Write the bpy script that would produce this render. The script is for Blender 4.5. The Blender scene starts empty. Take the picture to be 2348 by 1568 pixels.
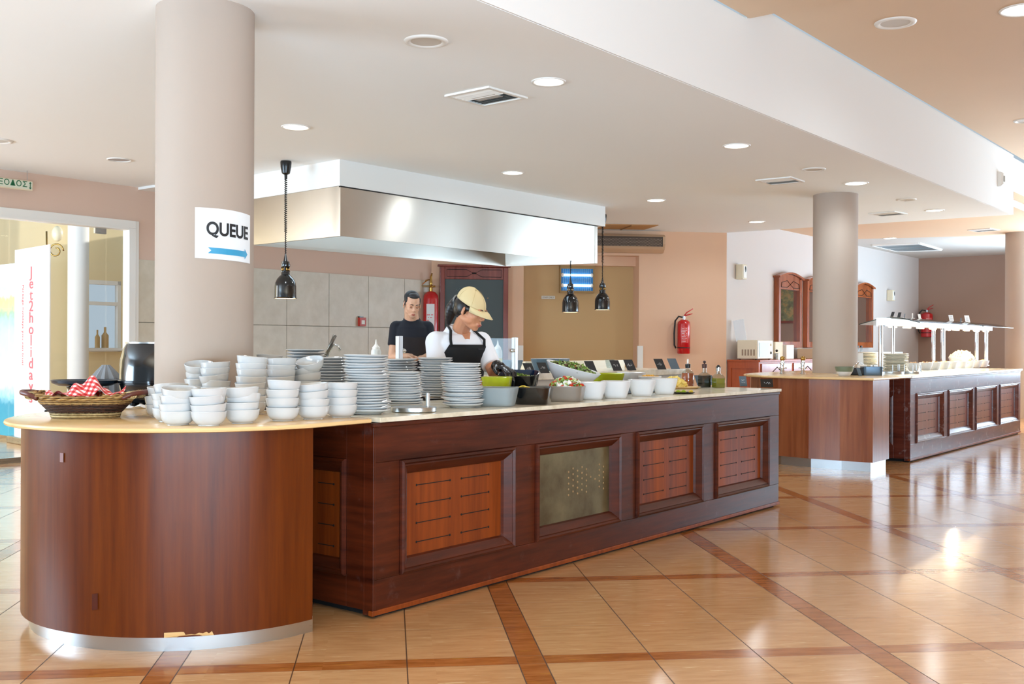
import bpy, bmesh, math, random
from mathutils import Vector, Matrix, Euler
random.seed(7)
C = bpy.context.scene.collection
S = bpy.context.scene
PI = math.pi
# ------------------------------------------------------------------ camera
F_PX, Y0, ROLL, H = 2426.0, 790.0, 0.004, 1.151
cd = bpy.data.cameras.new('camera'); cam = bpy.data.objects.new('camera', cd); C.objects.link(cam)
cd.sensor_width = 36.0; cd.lens = F_PX / 2348 * 36.0
cd.shift_y = (Y0 - 784.0) / 2348.0
cd.clip_start = 0.05; cd.clip_end = 200
cam.location = (0, 0, H)
cam.rotation_euler = (Matrix.Rotation(PI/2, 3, 'X') @ Matrix.Rotation(ROLL, 3, 'Z')).to_euler()
S.camera = cam

def un(x, y):
    dx, dy = x-1174, y-Y0; c, s = math.cos(ROLL), math.sin(ROLL)
    return (dx*c+dy*s)/F_PX, -(-dx*s+dy*c)/F_PX
def atz(x, y, z):                      # point seen at (x, y) on the level plane z
    a, e = un(x, y); d = (z-H)/e; return Vector((a*d, d, z))
def aty(x, y, Y):                      # point seen at (x, y) at the distance Y
    a, e = un(x, y); return Vector((a*Y, Y, H+e*Y))
# ------------------------------------------------------------------ world, light, exposure
S.view_settings.view_transform = 'Standard'; S.view_settings.look = 'None'
S.view_settings.exposure = 0.12; S.view_settings.gamma = 1.0
S.view_settings.use_curve_mapping = False
S.cycles.use_denoising = True
S.cycles.max_bounces = 8; S.cycles.diffuse_bounces = 5; S.cycles.glossy_bounces = 5
S.cycles.sample_clamp_indirect = 6.0
w = bpy.data.worlds.new('world'); S.world = w; w.use_nodes = True
bg = w.node_tree.nodes['Background']; bg.inputs[0].default_value = (0.70, 0.86, 1.0, 1); bg.inputs[1].default_value = .58

def light(name, kind, loc, energy, color=(1,1,1), size=1, size_y=None, direction=None, spot=None):
    l = bpy.data.lights.new(name, kind); l.energy = energy; l.color = color
    if kind == 'AREA':
        l.size = size
        if size_y: l.shape = 'RECTANGLE'; l.size_y = size_y
    elif kind == 'SUN': l.angle = size
    else: l.shadow_soft_size = size
    if spot: l.spot_size = spot; l.spot_blend = .6
    o = bpy.data.objects.new(name, l); C.objects.link(o); o.location = loc
    if direction is not None: o.rotation_euler = Vector(direction).to_track_quat('-Z', 'Y').to_euler()
    return o
light('ceiling_uplight', 'AREA', (1.5, -3.2, .5), 1650, (.60, .81, 1), 9, 2.6, (0.05, 1, 3.2))  # added uplight low behind the camera, brightens the ceiling
light('daylight_side_windows', 'AREA', (10.4, 15.2, 1.5), 690, (.60, .81, 1), 8, 2.4, (-1, -.25, 1.15))
light('daylight_left_entrance', 'AREA', (-8.2, 4.2, 1.4), 680, (.58, .80, 1), 4.5, 2.0, (1, .6, 1.6))
light('sun', 'SUN', (8, 0, 6), 3.8, (1, .94, .84), .02, None, (-.74, -.60, -.20))

# ------------------------------------------------------------------ materials
def lin(c):
    c = c.lstrip('#'); v = [int(c[i:i+2], 16)/255 for i in (0, 2, 4)]
    return tuple(x/12.92 if x <= .04045 else ((x+.055)/1.055)**2.4 for x in v) + (1,)
class NG:
    def __init__(s, name):
        s.m = bpy.data.materials.new(name); s.m.use_nodes = True; s.t = s.m.node_tree; s.n = s.t.nodes
        s.b = s.n['Principled BSDF']
    def node(s, t, **k):
        n = s.n.new(t)
        for a, v in k.items(): setattr(n, a, v)
        return n
    def link(s, a, b): s.t.links.new(a, b)
    def put(s, sock, v):
        if isinstance(v, bpy.types.NodeSocket): s.link(v, sock)
        else: sock.default_value = v
    def math(s, op, a, b=0.0, c=None):
        n = s.node('ShaderNodeMath', operation=op); s.put(n.inputs[0], a); s.put(n.inputs[1], b)
        if c is not None: s.put(n.inputs[2], c)
        return n.outputs[0]
    def mix(s, f, a, b, mode='MIX'):
        n = s.node('ShaderNodeMix', data_type='RGBA', blend_type=mode); s.put(n.inputs[0], f); s.put(n.inputs[6], a); s.put(n.inputs[7], b)
        return n.outputs[2]
    def noise(s, vec, scale, detail=4, rough=.5):
        n = s.node('ShaderNodeTexNoise'); n.inputs['Scale'].default_value = scale; n.inputs['Detail'].default_value = detail
        n.inputs['Roughness'].default_value = rough
        if vec is not None: s.link(vec, n.inputs['Vector'])
        return n.outputs['Fac']
    def obj(s, scale=(1,1,1), rot=(0,0,0), loc=(0,0,0), coord='Object'):
        tc = s.node('ShaderNodeTexCoord'); mp = s.node('ShaderNodeMapping')
        mp.inputs['Scale'].default_value = scale; mp.inputs['Rotation'].default_value = rot; mp.inputs['Location'].default_value = loc
        s.link(tc.outputs[coord], mp.inputs['Vector']); return mp.outputs['Vector']
    def ramp(s, f, *stops):
        n = s.node('ShaderNodeValToRGB'); s.link(f, n.inputs[0]); e = n.color_ramp.elements
        e[0].position, e[0].color = stops[0]; e[1].position, e[1].color = stops[-1]
        for p, c in stops[1:-1]:
            x = e.new(p); x.color = c
        return n.outputs[0]
    def bump(s, h, strength=.2, dist=.01):
        n = s.node('ShaderNodeBump'); n.inputs['Strength'].default_value = strength; n.inputs['Distance'].default_value = dist
        s.link(h, n.inputs['Height']); s.link(n.outputs[0], s.b.inputs['Normal'])
    def set(s, **k):
        for a, v in k.items(): s.put(s.b.inputs[a.replace('_', ' ')], v)
        return s
def pl(name, col, rough=.5, metal=0, **k):
    g = NG(name); c = lin(col) if isinstance(col, str) else col
    g.set(Base_Color=c, Roughness=rough, Metallic=metal, **k); return g.m
def emit(name, col, strength):
    g = NG(name); g.set(Base_Color=lin(col), Emission_Color=lin(col), Emission_Strength=strength); return g.m
def plaster(name, col, var=.04, rough=.75):
    g = NG(name); v = g.obj(coord='Object'); n = g.noise(v, 1.3, 3)
    c = lin(col); d = tuple(x*(1-var*2) for x in c[:3])+(1,)
    g.set(Base_Color=g.mix(n, c, d), Roughness=rough); g.bump(g.noise(v, 60, 3), .06, .004); return g.m
def glass(name, tint='#f4fbfa', rough=.0, alpha=.12):
    g = NG(name); out = g.n['Material Output']
    tr = g.node('ShaderNodeBsdfTransparent'); tr.inputs[0].default_value = lin(tint)
    gl = g.node('ShaderNodeBsdfGlossy'); gl.inputs['Roughness'].default_value = rough
    fr = g.node('ShaderNodeLayerWeight'); fr.inputs[0].default_value = .5
    f = g.math('ADD', g.math('MULTIPLY', g.math('POWER', fr.outputs['Facing'], 5), .85), .01+alpha*.08)
    mx = g.node('ShaderNodeMixShader'); g.link(f, mx.inputs[0]); g.link(tr.outputs[0], mx.inputs[1]); g.link(gl.outputs[0], mx.inputs[2])
    g.link(mx.outputs[0], out.inputs[0]); return g.m
def wood(name, dark, light_, stretch=(26, 26, 1.6), coat=.35, rough=.32, bands=None, wear=0, rot=(0,0,0)):
    g = NG(name); v = g.obj(stretch, rot); n1 = g.noise(v, 1.0, 6, .62)
    v2 = g.obj(tuple(x*.16 for x in stretch), rot); n2 = g.noise(v2, 1.6, 3)
    f = g.math('ADD', g.math('MULTIPLY', n1, .6), g.math('MULTIPLY', n2, .5))
    col = g.ramp(f, (.36, lin(dark)), (.72, lin(light_)))
    if bands:
        tc = g.node('ShaderNodeTexCoord'); sp = g.node('ShaderNodeSeparateXYZ'); g.link(tc.outputs['Object'], sp.inputs[0])
        k = g.math('FLOOR', g.math('MULTIPLY', g.math('ADD', sp.outputs[0], 7.03), 1/bands))
        wn = g.node('ShaderNodeTexWhiteNoise', noise_dimensions='1D'); g.link(k, wn.inputs['W'])
        col = g.mix(g.math('MULTIPLY', wn.outputs['Value'], .38), col, lin(dark))
    if wear:
        v3 = g.obj((3, 3, 3)); n3 = g.noise(v3, 3.2, 8, .7)
        wf = g.math('MULTIPLY', g.math('MAXIMUM', g.math('SUBTRACT', n3, .58), 0.0), wear*6)
        col = g.mix(g.math('MINIMUM', wf, .5), col, lin('#a79a9c'))
    g.set(Base_Color=col, Roughness=g.math('ADD', g.math('MULTIPLY', n2, .2), rough-.1), Coat_Weight=coat, Coat_Roughness=.16, Specular_IOR_Level=.25)
    g.bump(n1, .05, .002); return g.m
def steel(name, col='#c9cbca', rough=.28, stretch=(1, 1, 60)):
    g = NG(name); v = g.obj(stretch); n = g.noise(v, 6, 1); v2 = g.obj((2, 2, 2)); n2 = g.noise(v2, 1.4, 4)
    g.set(Base_Color=g.mix(n2, lin(col), tuple(x*.8 for x in lin(col)[:3])+(1,)), Metallic=1.0, Roughness=g.math('ADD', g.math('MULTIPLY', n, .12), rough-.05))
    return g.m

def floor_material():
    g = NG('floor_tiles'); yaw = .11436
    tc = g.node('ShaderNodeTexCoord'); sp = g.node('ShaderNodeSeparateXYZ'); g.link(tc.outputs['Object'], sp.inputs[0])
    X = g.math('SUBTRACT', sp.outputs[0], .0292); Y = g.math('SUBTRACT', sp.outputs[1], 3.81)
    c, s = math.cos(yaw), math.sin(yaw)
    U = g.math('ADD', g.math('MULTIPLY', X, c), g.math('MULTIPLY', Y, s))
    V = g.math('ADD', g.math('MULTIPLY', X, -s), g.math('MULTIPLY', Y, c))
    def axis(T, jw):
        m = g.math('FLOORED_MODULO', T, 1.3)
        band = g.math('LESS_THAN', m, .1)
        r = g.math('SUBTRACT', m, .1)
        k = g.math('FLOOR', g.math('MULTIPLY', r, 2.5))
        fr = g.math('SUBTRACT', r, g.math('MULTIPLY', k, .4))
        e1 = g.math('LESS_THAN', g.math('ABSOLUTE', fr), jw); e2 = g.math('GREATER_THAN', fr, .4-jw)
        e3 = g.math('LESS_THAN', m, jw); e4 = g.math('GREATER_THAN', m, 1.3-jw)
        j = g.math('MAXIMUM', g.math('MAXIMUM', e1, e2), g.math('MAXIMUM', e3, e4))
        kid = g.math('FLOOR', g.math('DIVIDE', g.math('SUBTRACT', T, .1), .4))
        return band, j, kid
    bu, ju, ku = axis(U, .0024); bv, jv, kv = axis(V, .0016)
    band = g.math('MAXIMUM', bu, bv)
    cmb = g.node('ShaderNodeCombineXYZ'); g.link(ku, cmb.inputs[0]); g.link(kv, cmb.inputs[1]); g.link(band, cmb.inputs[2])
    wn = g.node('ShaderNodeTexWhiteNoise', noise_dimensions='3D'); g.link(cmb.outputs[0], wn.inputs['Vector'])
    pv = g.node('ShaderNodeCombineXYZ'); g.link(g.math('MULTIPLY', U, 5.5), pv.inputs[0]); g.link(g.math('MULTIPLY', V, 30), pv.inputs[1])
    g.link(g.math('MULTIPLY', wn.outputs['Value'], 40), pv.inputs[2])
    n1 = g.noise(pv.outputs[0], 1.1, 6, .62)
    pv2 = g.node('ShaderNodeCombineXYZ'); g.link(g.math('MULTIPLY', U, 7), pv2.inputs[0]); g.link(g.math('MULTIPLY', V, 46), pv2.inputs[1])
    g.link(g.math('MULTIPLY', wn.outputs['Value'], 23), pv2.inputs[2])
    n2 = g.noise(pv2.outputs[0], 1.0, 5, .6)
    tile = g.ramp(n1, (.28, lin('#b98c61')), (.5, lin('#c69a6d')), (.72, lin('#cfa77b')))
    streak = g.ramp(n2, (.62, (0,0,0,1)), (.70, (1,1,1,1)))
    dk = g.ramp(n2, (.30, (1,1,1,1)), (.38, (0,0,0,1)))
    tile = g.mix(g.math('MULTIPLY', streak, .60), tile, lin('#e6cfa6')); tile = g.mix(g.math('MULTIPLY', dk, .35), tile, lin('#a5663f'))
    tile = g.mix(g.math('MULTIPLY', wn.outputs['Value'], .14), tile, lin('#ab8052'))
    bandc = g.ramp(n1, (.32, lin('#8f5222')), (.62, lin('#b0703c')))
    bandc = g.mix(g.math('MULTIPLY', streak, .55), bandc, lin('#c9932f'))
    col = g.mix(band, tile, bandc)
    col = g.mix(g.math('MULTIPLY', jv, .55), col, lin('#6b4527'))
    col = g.mix(g.math('MULTIPLY', ju, .9), col, lin('#3c2412'))
    joint = g.math('MAXIMUM', ju, jv)
    g.set(Base_Color=col, Roughness=g.math('ADD', g.math('MULTIPLY', n1, .06), g.math('ADD', g.math('MULTIPLY', joint, .3), .12)), Specular_IOR_Level=.55)
    big = g.noise(g.obj((1,1,1)), 2.2, 2)
    g.bump(g.math('ADD', g.math('MULTIPLY', big, .6), g.math('MULTIPLY', joint, -.15)), .025, .02)
    return g.m
def marble():
    g = NG('marble_worktop'); v = g.obj((1,1,1)); n = g.noise(v, 9, 8, .65); n2 = g.noise(v, 1.7, 4)
    c = g.ramp(n, (.33, lin('#cfc6ae')), (.5, lin('#e8e1cc')), (.66, lin('#f3eedf')))
    c = g.mix(g.math('MULTIPLY', n2, .35), c, lin('#dedccb'))
    g.set(Base_Color=c, Roughness=.16); return g.m
def tiles_wall():
    g = NG('beige_wall_tiles'); v = g.obj((1,1,1)); n = g.noise(v, 7, 6, .6); n2 = g.noise(v, 1.1, 3)
    c = g.ramp(n, (.3, lin('#c9bea9')), (.7, lin('#d8cfbd'))); c = g.mix(g.math('MULTIPLY', n2, .3), c, lin('#cbcabb'))
    g.set(Base_Color=c, Roughness=.35); return g.m
M = {}
M['floor'] = floor_material(); M['marble'] = marble(); M['wall_tile'] = tiles_wall()
M['ceiling'] = plaster('beige_ceiling_paint', '#f5f8f8', .008)
M['white_paint'] = plaster('white_bulkhead_paint', '#eff0ee', .01)
M['peach'] = plaster('peach_ceiling_paint', '#dfc5a8', .03)
M['peach2'] = plaster('peach_far_ceiling', '#e3c2a0', .02)  # peach band of the far ceiling, ahead of the grey part
M['grey_ceiling'] = plaster('grey_white_ceiling_paint', '#cfcac3', .02)
M['salmon'] = plaster('salmon_wall_paint', '#e4bd9e', .02)
M['rose'] = plaster('dusty_rose_wall_paint', '#dcc0ae', .02)
M['lilac'] = plaster('pale_lilac_wall_paint', '#d3cbc6', .015)
M['mauve'] = plaster('mauve_wall_shaded', '#a88b7b', .03)  # end wall's dim light is put into this darker base colour
M['column'] = plaster('column_paint', '#b3a396', .02)
M['door_beige'] = plaster('tan_panel_paint', '#cba976', .03, .5)
M['w_frame'] = wood('dark_counter_frame_wood', '#300e06', '#5a240e', (3.5, 3.5, 45), .12, .42, wear=.1)
M['w_frame2'] = wood('worn_counter_frame_wood', '#43180f', '#6e3526', (3.5, 3.5, 30), .3, .4, wear=.8)
M['w_panel'] = wood('slotted_panel_wood', '#63270b', '#964714', (30, 30, 1.6), .06, .48)
M['w_panel2'] = wood('far_slotted_panel_wood', '#5a2413', '#854028', (30, 30, 1.6), .45, .34)
M['w_veneer'] = wood('curved_veneer_wood', '#481700', '#743604', (30, 30, 1.5), .10, .38, bands=.21)
M['w_veneer2'] = wood('far_veneer_wood', '#74391f', '#a3623c', (26, 26, 1.5), .35, .30, bands=.3)
M['w_side'] = wood('sideboard_wood', '#8b3712', '#b8561f', (20, 20, 2), .3, .35)
M['w_mirror'] = wood('mirror_frame_wood', '#7c3b1c', '#a9592c', (20, 20, 2), .5, .28)
M['w_board'] = wood('chalkboard_frame_wood', '#6d2d1f', '#93493a', (20, 20, 2), .4, .3)
M['slab'] = wood('pale_counter_top_laminate', '#d2a768', '#ecca94', (2.2, 2.2, 30), .4, .25)
M['steel'] = steel('brushed_steel')
def brushed(name, col, rough, an=.85):
    g = NG(name); tn = g.node('ShaderNodeTangent', direction_type='RADIAL', axis='Z'); n2 = g.noise(g.obj((1.5, 1.5, 1.5)), 1.2, 3)
    g.set(Base_Color=g.mix(n2, lin(col), tuple(x*.86 for x in lin(col)[:3])+(1,)), Metallic=1.0, Roughness=rough, Anisotropic=an); g.b.inputs['Anisotropic Rotation'].default_value = .25; g.link(tn.outputs[0], g.b.inputs['Tangent']); return g.m
M['steel_h'] = brushed('hood_steel', '#cbc5bb', .30)
M['steel_v'] = steel('plinth_steel', '#cdd0d2', .3, (2, 2, 80))
M['chrome'] = pl('chrome', '#d9d9d9', .08, 1); M['brass'] = pl('brass', '#b08a4a', .25, 1)
M['china'] = pl('white_china', '#c8cbcd', .12, Coat_Weight=.4, Coat_Roughness=.05)
M['china2'] = pl('white_dish_glaze', '#dadcdf', .2); M['cream_plate'] = pl('far_plate_china', '#e6e2d4', .2)
M['black'] = pl('black_plastic', '#0c0d10', .25); M['black_metal'] = pl('black_enamel', '#08090c', .16, Coat_Weight=.5)
M['black_matte'] = pl('black_fabric', '#0d0e10', .85); M['slate'] = pl('slate_card', '#23262a', .5); M['slate2'] = pl('blue_grey_card', '#5d6f7c', .45)
M['blue_dish'] = pl('dark_blue_glaze', '#10223f', .12, Coat_Weight=.6); M['bluegrey'] = pl('blue_grey_enamel', '#4f6678', .3)
M['lime'] = pl('lime_green_glaze', '#a9b521', .25); M['greydish'] = pl('grey_stoneware', '#8d989c', .45); M['taupe'] = pl('taupe_glaze', '#83796f', .3)
M['white_plastic'] = pl('white_plastic', '#ecebe6', .4); M['cream'] = pl('cream_plastic', '#e4d8bd', .45)
M['paper'] = pl('paper', '#eceff2', .55); M['ink'] = pl('black_ink', '#1c1c20', .6); M['blue_ink'] = pl('blue_ink', '#3a9cc8', .5)
M['red'] = pl('red_extinguisher_paint', '#c3121a', .25, Coat_Weight=.6); M['red_ink'] = pl('red_print', '#e2373e', .6)
M['red_box'] = pl('red_plastic', '#c0392b', .4); M['rubber'] = pl('dark_rubber', '#1a1a1a', .6)
M['chalk'] = pl('chalk', '#d5d8da', .9); M['green_ink'] = pl('green_print', '#1f6b45', .5)
M['glass'] = glass('clear_glass', '#fdfefe'); M['glass_t'] = glass('smoked_guard_glass', '#eef1f2', .02, .1)
M['bottle_glass'] = glass('bottle_glass', '#e6eceb', .02, .8)
M['acrylic'] = glass('acrylic', '#eef3f4', .05, .6)
M['lamp'] = emit('lit_lamp_diffuser', '#fff6e2', 7.0); M['lamp_off'] = pl('unlit_lamp_reflector', '#b9bcc0', .15, .8)
M['bulb'] = emit('warm_bulb', '#ffd9a0', 40.0); M['uv'] = emit('blue_tube_light', '#bfefff', 7.0); M['uv_back'] = emit('blue_lit_grid', '#0a5d94', .45)
M['lamp_in'] = emit('lit_shade_inside', '#ffe2b8', 5.0)
M['skin'] = pl('skin', '#c98a66', .5, Subsurface_Weight=.12, Subsurface_Scale=.01); M['skin2'] = pl('fair_skin', '#d3a488', .5, Subsurface_Weight=.12, Subsurface_Scale=.01)
M['lip'] = pl('lips', '#a9574c', .45); M['hair'] = pl('dark_hair', '#120b0a', .4); M['hair2'] = pl('greying_black_hair', '#1f2126', .55)
M['eye'] = pl('eye', '#1a0f0c', .2); M['lid'] = pl('eyelid_skin', '#a56f55', .5)
M['polo'] = pl('white_cotton', '#e9ebf1', .8); M['tshirt'] = pl('navy_black_cotton', '#0b1220', .85); M['cap'] = pl('beige_cap_cotton', '#d9c596', .8)
M['trousers'] = pl('dark_trousers', '#15161a', .85)
def wicker(name, a, b, du=70, dz=120):
    g = NG(name); tc = g.node('ShaderNodeTexCoord'); sp_ = g.node('ShaderNodeSeparateXYZ'); g.link(tc.outputs['Object'], sp_.inputs[0])
    n = g.noise(g.obj((1,1,1)), 60, 3); an = g.math('ARCTAN2', sp_.outputs[1], sp_.outputs[0])
    rowz = g.math('MULTIPLY', sp_.outputs[2], dz); row = g.math('FLOOR', rowz)
    ph = g.math('MULTIPLY', row, PI)
    wv = g.math('SINE', g.math('ADD', g.math('MULTIPLY', an, du), ph)); rz = g.math('SINE', g.math('MULTIPLY', g.math('SUBTRACT', rowz, row), PI))
    h = g.math('ADD', g.math('MULTIPLY', wv, .5), g.math('MULTIPLY', rz, 1.0))
    f = g.math('ADD', g.math('MULTIPLY', h, .30), g.math('MULTIPLY', n, .6))
    g.set(Base_Color=g.ramp(f, (.2, lin(a)), (.75, lin(b))), Roughness=.6); g.bump(h, 1.0, .004); return g.m
M['straw'] = wicker('light_straw', '#6d4a22', '#c39a5c', 60, 110); M['straw2'] = wicker('pale_straw', '#7d6233', '#e2cb96', 50, 110); M['straw_d'] = wicker('dark_willow', '#160a06', '#5a3420', 46, 150); M['leather'] = pl('brown_leather', '#5b2a20', .35)
M['mirror'] = pl('mirror_glass', '#d9dade', .02, 1.0)
M['recess_shade'] = pl('dark_recess', '#120a06', .8)  # near-black tone stands in for shade in slots, carvings and hollows
def checker():
    g = NG('red_gingham'); v = g.obj((1,1,1), (0, 0, .5)); sp = g.node('ShaderNodeSeparateXYZ'); g.link(v, sp.inputs[0])
    a = g.math('GREATER_THAN', g.math('FLOORED_MODULO', sp.outputs[0], .026), .013)
    b = g.math('GREATER_THAN', g.math('FLOORED_MODULO', g.math('ADD', sp.outputs[1], sp.outputs[2]), .026), .013)
    f = g.math('MULTIPLY', g.math('ADD', a, b), .5)
    g.set(Base_Color=g.ramp(f, (0, lin('#f0e6e4')), (.5, lin('#dd6a68')), (1, lin('#c21e24'))), Roughness=.85); return g.m
M['gingham'] = checker()
def leaf(name, a, b):
    g = NG(name); n = g.noise(g.obj((1,1,1)), 55, 3); g.set(Base_Color=g.ramp(n, (.35, lin(a)), (.65, lin(b))), Roughness=.5); return g.m
M['leaf'] = leaf('green_leaves', '#3f6a1c', '#93ad49'); M['leaf2'] = leaf('purple_leaves', '#3a1c1a', '#6a4a34'); M['leaf3'] = leaf('pale_leaves', '#9fb560', '#d3dba6')
M['tomato'] = pl('tomato_flesh', '#cf3a1e', .3); M['feta'] = pl('white_cheese', '#eef0ea', .5); M['lemon'] = pl('lemon_flesh', '#e8c64a', .45); M['lime_f'] = pl('lime_flesh', '#b3c53d', .4)
M['pine'] = leaf('pineapple_flesh', '#e0c04f', '#f0dc8a'); M['corn'] = pl('corn_yellow', '#e5b03a', .4)
def painting_mat():
    g = NG('floral_painting'); v = g.obj((1,1,1)); n = g.noise(v, 6, 6, .7); n2 = g.noise(v, 14, 4, .7)
    c = g.ramp(n, (.38, lin('#2b2f26')), (.5, lin('#5d6b4a')), (.58, lin('#a98a4d')), (.66, lin('#c2705a')))
    g.set(Base_Color=g.mix(g.math('MULTIPLY', n2, .4), c, lin('#d8c79a')), Roughness=.6); return g.m
M['painting'] = painting_mat()
def old_glass():
    g = NG('clouded_metal_panel'); v = g.obj((1,1,1)); n = g.noise(v, 4, 6, .6)
    g.set(Base_Color=g.ramp(n, (.3, lin('#5a5038')), (.7, lin('#8a8668'))), Metallic=.7, Roughness=.36); return g.m
M['clouded'] = old_glass()

# ------------------------------------------------------------------ mesh helpers
class MB:
    def __init__(s, Mx=None): s.v = []; s.f = []; s.M = Mx or Matrix.Identity(4)
    def add(s, vs, fs):
        o = len(s.v); s.v += [tuple(s.M @ Vector(p)) for p in vs]; s.f += [tuple(i+o for i in f) for f in fs]; return s
    def box(s, x0, x1, y0, y1, z0, z1):
        return s.add([(x0,y0,z0),(x1,y0,z0),(x1,y1,z0),(x0,y1,z0),(x0,y0,z1),(x1,y0,z1),(x1,y1,z1),(x0,y1,z1)],
                     [(0,3,2,1),(4,5,6,7),(0,1,5,4),(1,2,6,5),(2,3,7,6),(3,0,4,7)])
    def prism(s, poly, z0, z1, top=None):
        n = len(poly); tp = top or poly
        return s.add([(p[0],p[1],z0) for p in poly]+[(p[0],p[1],z1) for p in tp],
                     [tuple(range(n))[::-1], tuple(range(n, 2*n))]+[(i,(i+1)%n,n+(i+1)%n,n+i) for i in range(n)])
    def wall(s, p, q, z0, z1, t=.12):      # vertical slab whose seen face runs p -> q; thickness away to the left of p->q
        p, q = Vector(p[:2]), Vector(q[:2]); d = (q-p).normalized(); n = Vector((-d.y, d.x))*t
        return s.prism([p, q, q+n, p+n], z0, z1)
    def lathe(s, prof, seg=32, c=(0,0,0), rx=1.0, ry=1.0, cap=False):
        vs, fs = [], []
        for r, z in prof:
            for k in range(seg):
                a = 2*PI*k/seg; vs.append((c[0]+r*rx*math.cos(a), c[1]+r*ry*math.sin(a), c[2]+z))
        for i in range(len(prof)-1):
            for k in range(seg):
                k2 = (k+1)%seg; fs.append((i*seg+k, i*seg+k2, (i+1)*seg+k2, (i+1)*seg+k))
        if cap:
            fs.append(tuple(range(seg))[::-1]); fs.append(tuple(range((len(prof)-1)*seg, len(prof)*seg)))
        return s.add(vs, fs)
    def cyl(s, r, z0, z1, c=(0,0), seg=32, r2=None): return s.lathe([(r, z0), (r2 if r2 is not None else r, z1)], seg, (c[0], c[1], 0), cap=True)
    def tube(s, pts, r, seg=8, closed=False):
        pts = [Vector(p) for p in pts]; n = len(pts); rs = r if isinstance(r, (list, tuple)) else [r]*n
        vs, fs = [], []; up = None
        for i, p in enumerate(pts):
            a = pts[(i-1)%n] if (closed or i) else p; b = pts[(i+1)%n] if (closed or i < n-1) else p
            t = (b-a).normalized() if (b-a).length > 1e-9 else Vector((0,0,1))
            if up is None: up = t.orthogonal().normalized()
            up = (up - t*up.dot(t)); up = up.normalized() if up.length > 1e-6 else t.orthogonal().normalized()
            sd = t.cross(up)
            for k in range(seg):
                g = 2*PI*k/seg; vs.append(tuple(p+(up*math.cos(g)+sd*math.sin(g))*rs[i]))
        for i in range(n if closed else n-1):
            for k in range(seg):
                fs.append((i*seg+k, i*seg+(k+1)%seg, ((i+1)%n)*seg+(k+1)%seg, ((i+1)%n)*seg+k))
        if not closed:
            fs.append(tuple(range(seg))[::-1]); fs.append(tuple(range((n-1)*seg, n*seg)))
        return s.add(vs, fs)
    def ell(s, c, r, seg=16, rings=10, rot=None):
        R = rot or Matrix.Identity(3); vs, fs = [], []; c = Vector(c)
        vs.append(tuple(c+R@Vector((0,0,-r[2]))))
        for i in range(1, rings):
            th = -PI/2+PI*i/rings
            for k in range(seg):
                a = 2*PI*k/seg; vs.append(tuple(c+R@Vector((r[0]*math.cos(th)*math.cos(a), r[1]*math.cos(th)*math.sin(a), r[2]*math.sin(th)))))
        vs.append(tuple(c+R@Vector((0,0,r[2])))); L = len(vs)-1
        for k in range(seg): fs.append((0, 1+(k+1)%seg, 1+k)); fs.append((L, L-seg+k, L-seg+(k+1)%seg))
        for i in range(rings-2):
            for k in range(seg):
                a = 1+i*seg+k; b = 1+i*seg+(k+1)%seg; fs.append((a, b, b+seg, a+seg))
        return s.add(vs, fs)
    def cap(s, p0, r0, p1, r1, seg=14):    # tapered capsule
        s.tube([p0, p1], [r0, r1], seg); s.ell(p0, (r0,)*3, seg, 8); s.ell(p1, (r1,)*3, seg, 8); return s
    def loops(s, loops, cap0=False, cap1=False):
        n = len(loops[0]); vs = [p for l in loops for p in l]; fs = []
        for i in range(len(loops)-1):
            for k in range(n): fs.append((i*n+k, i*n+(k+1)%n, (i+1)*n+(k+1)%n, (i+1)*n+k))
        if cap0: fs.append(tuple(range(n))[::-1])
        if cap1: fs.append(tuple(range((len(loops)-1)*n, len(loops)*n)))
        return s.add(vs, fs)
    def build(s, name, mat, parent=None, smooth=False, bevel=0, mods=None, base=True, fix=True):
        me = bpy.data.meshes.new(name); o = bpy.data.objects.new(name, me); C.objects.link(o)
        vs = [Vector(v) for v in s.v]; off = Vector((0,0,0))
        if parent is None and base and vs:
            xs = [v.x for v in vs]; ys = [v.y for v in vs]
            off = Vector(((min(xs)+max(xs))/2, (min(ys)+max(ys))/2, min(v.z for v in vs)))
        me.from_pydata([tuple(v-off) for v in vs], [], s.f); me.update()
        if fix:
            bm = bmesh.new(); bm.from_mesh(me); bmesh.ops.recalc_face_normals(bm, faces=bm.faces); bm.to_mesh(me); bm.free()
        o.location = off; me.materials.append(M[mat] if isinstance(mat, str) else mat)
        if smooth:
            for p in me.polygons: p.use_smooth = True
            if smooth == 'auto': me.set_sharp_from_angle(angle=math.radians(38))
        if parent is not None:
            o.parent = parent; o.matrix_parent_inverse = wm(parent).inverted()
        if bevel:
            b = o.modifiers.new('bevel', 'BEVEL'); b.width = bevel; b.segments = 2; b.limit_method = 'ANGLE'
        return o
def wm(o):
    m = Matrix.Translation(o.location) @ o.rotation_euler.to_matrix().to_4x4()
    return (wm(o.parent) @ o.matrix_parent_inverse @ m) if o.parent else m
def tag(o, label=None, cat=None, group=None, kind=None):
    if label: o['label'] = label
    if cat: o['category'] = cat
    if group: o['group'] = group
    if kind: o['kind'] = kind
    return o
def root(name, loc=(0,0,0), label=None, cat=None, group=None, rot=(0,0,0)):
    o = bpy.data.objects.new(name, None); C.objects.link(o); o.location = loc; o.rotation_euler = rot; o.empty_display_size = .1
    return tag(o, label, cat, group)
def struct(o): o['kind'] = 'structure'; return o
def copy_tree(o, parent=None):
    c = o.copy(); C.objects.link(c)
    if parent is not None: c.parent = parent
    for ch in KIDS.get(o.name, list(o.children)): copy_tree(ch, c)
    return c
KIDS = {}
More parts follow.
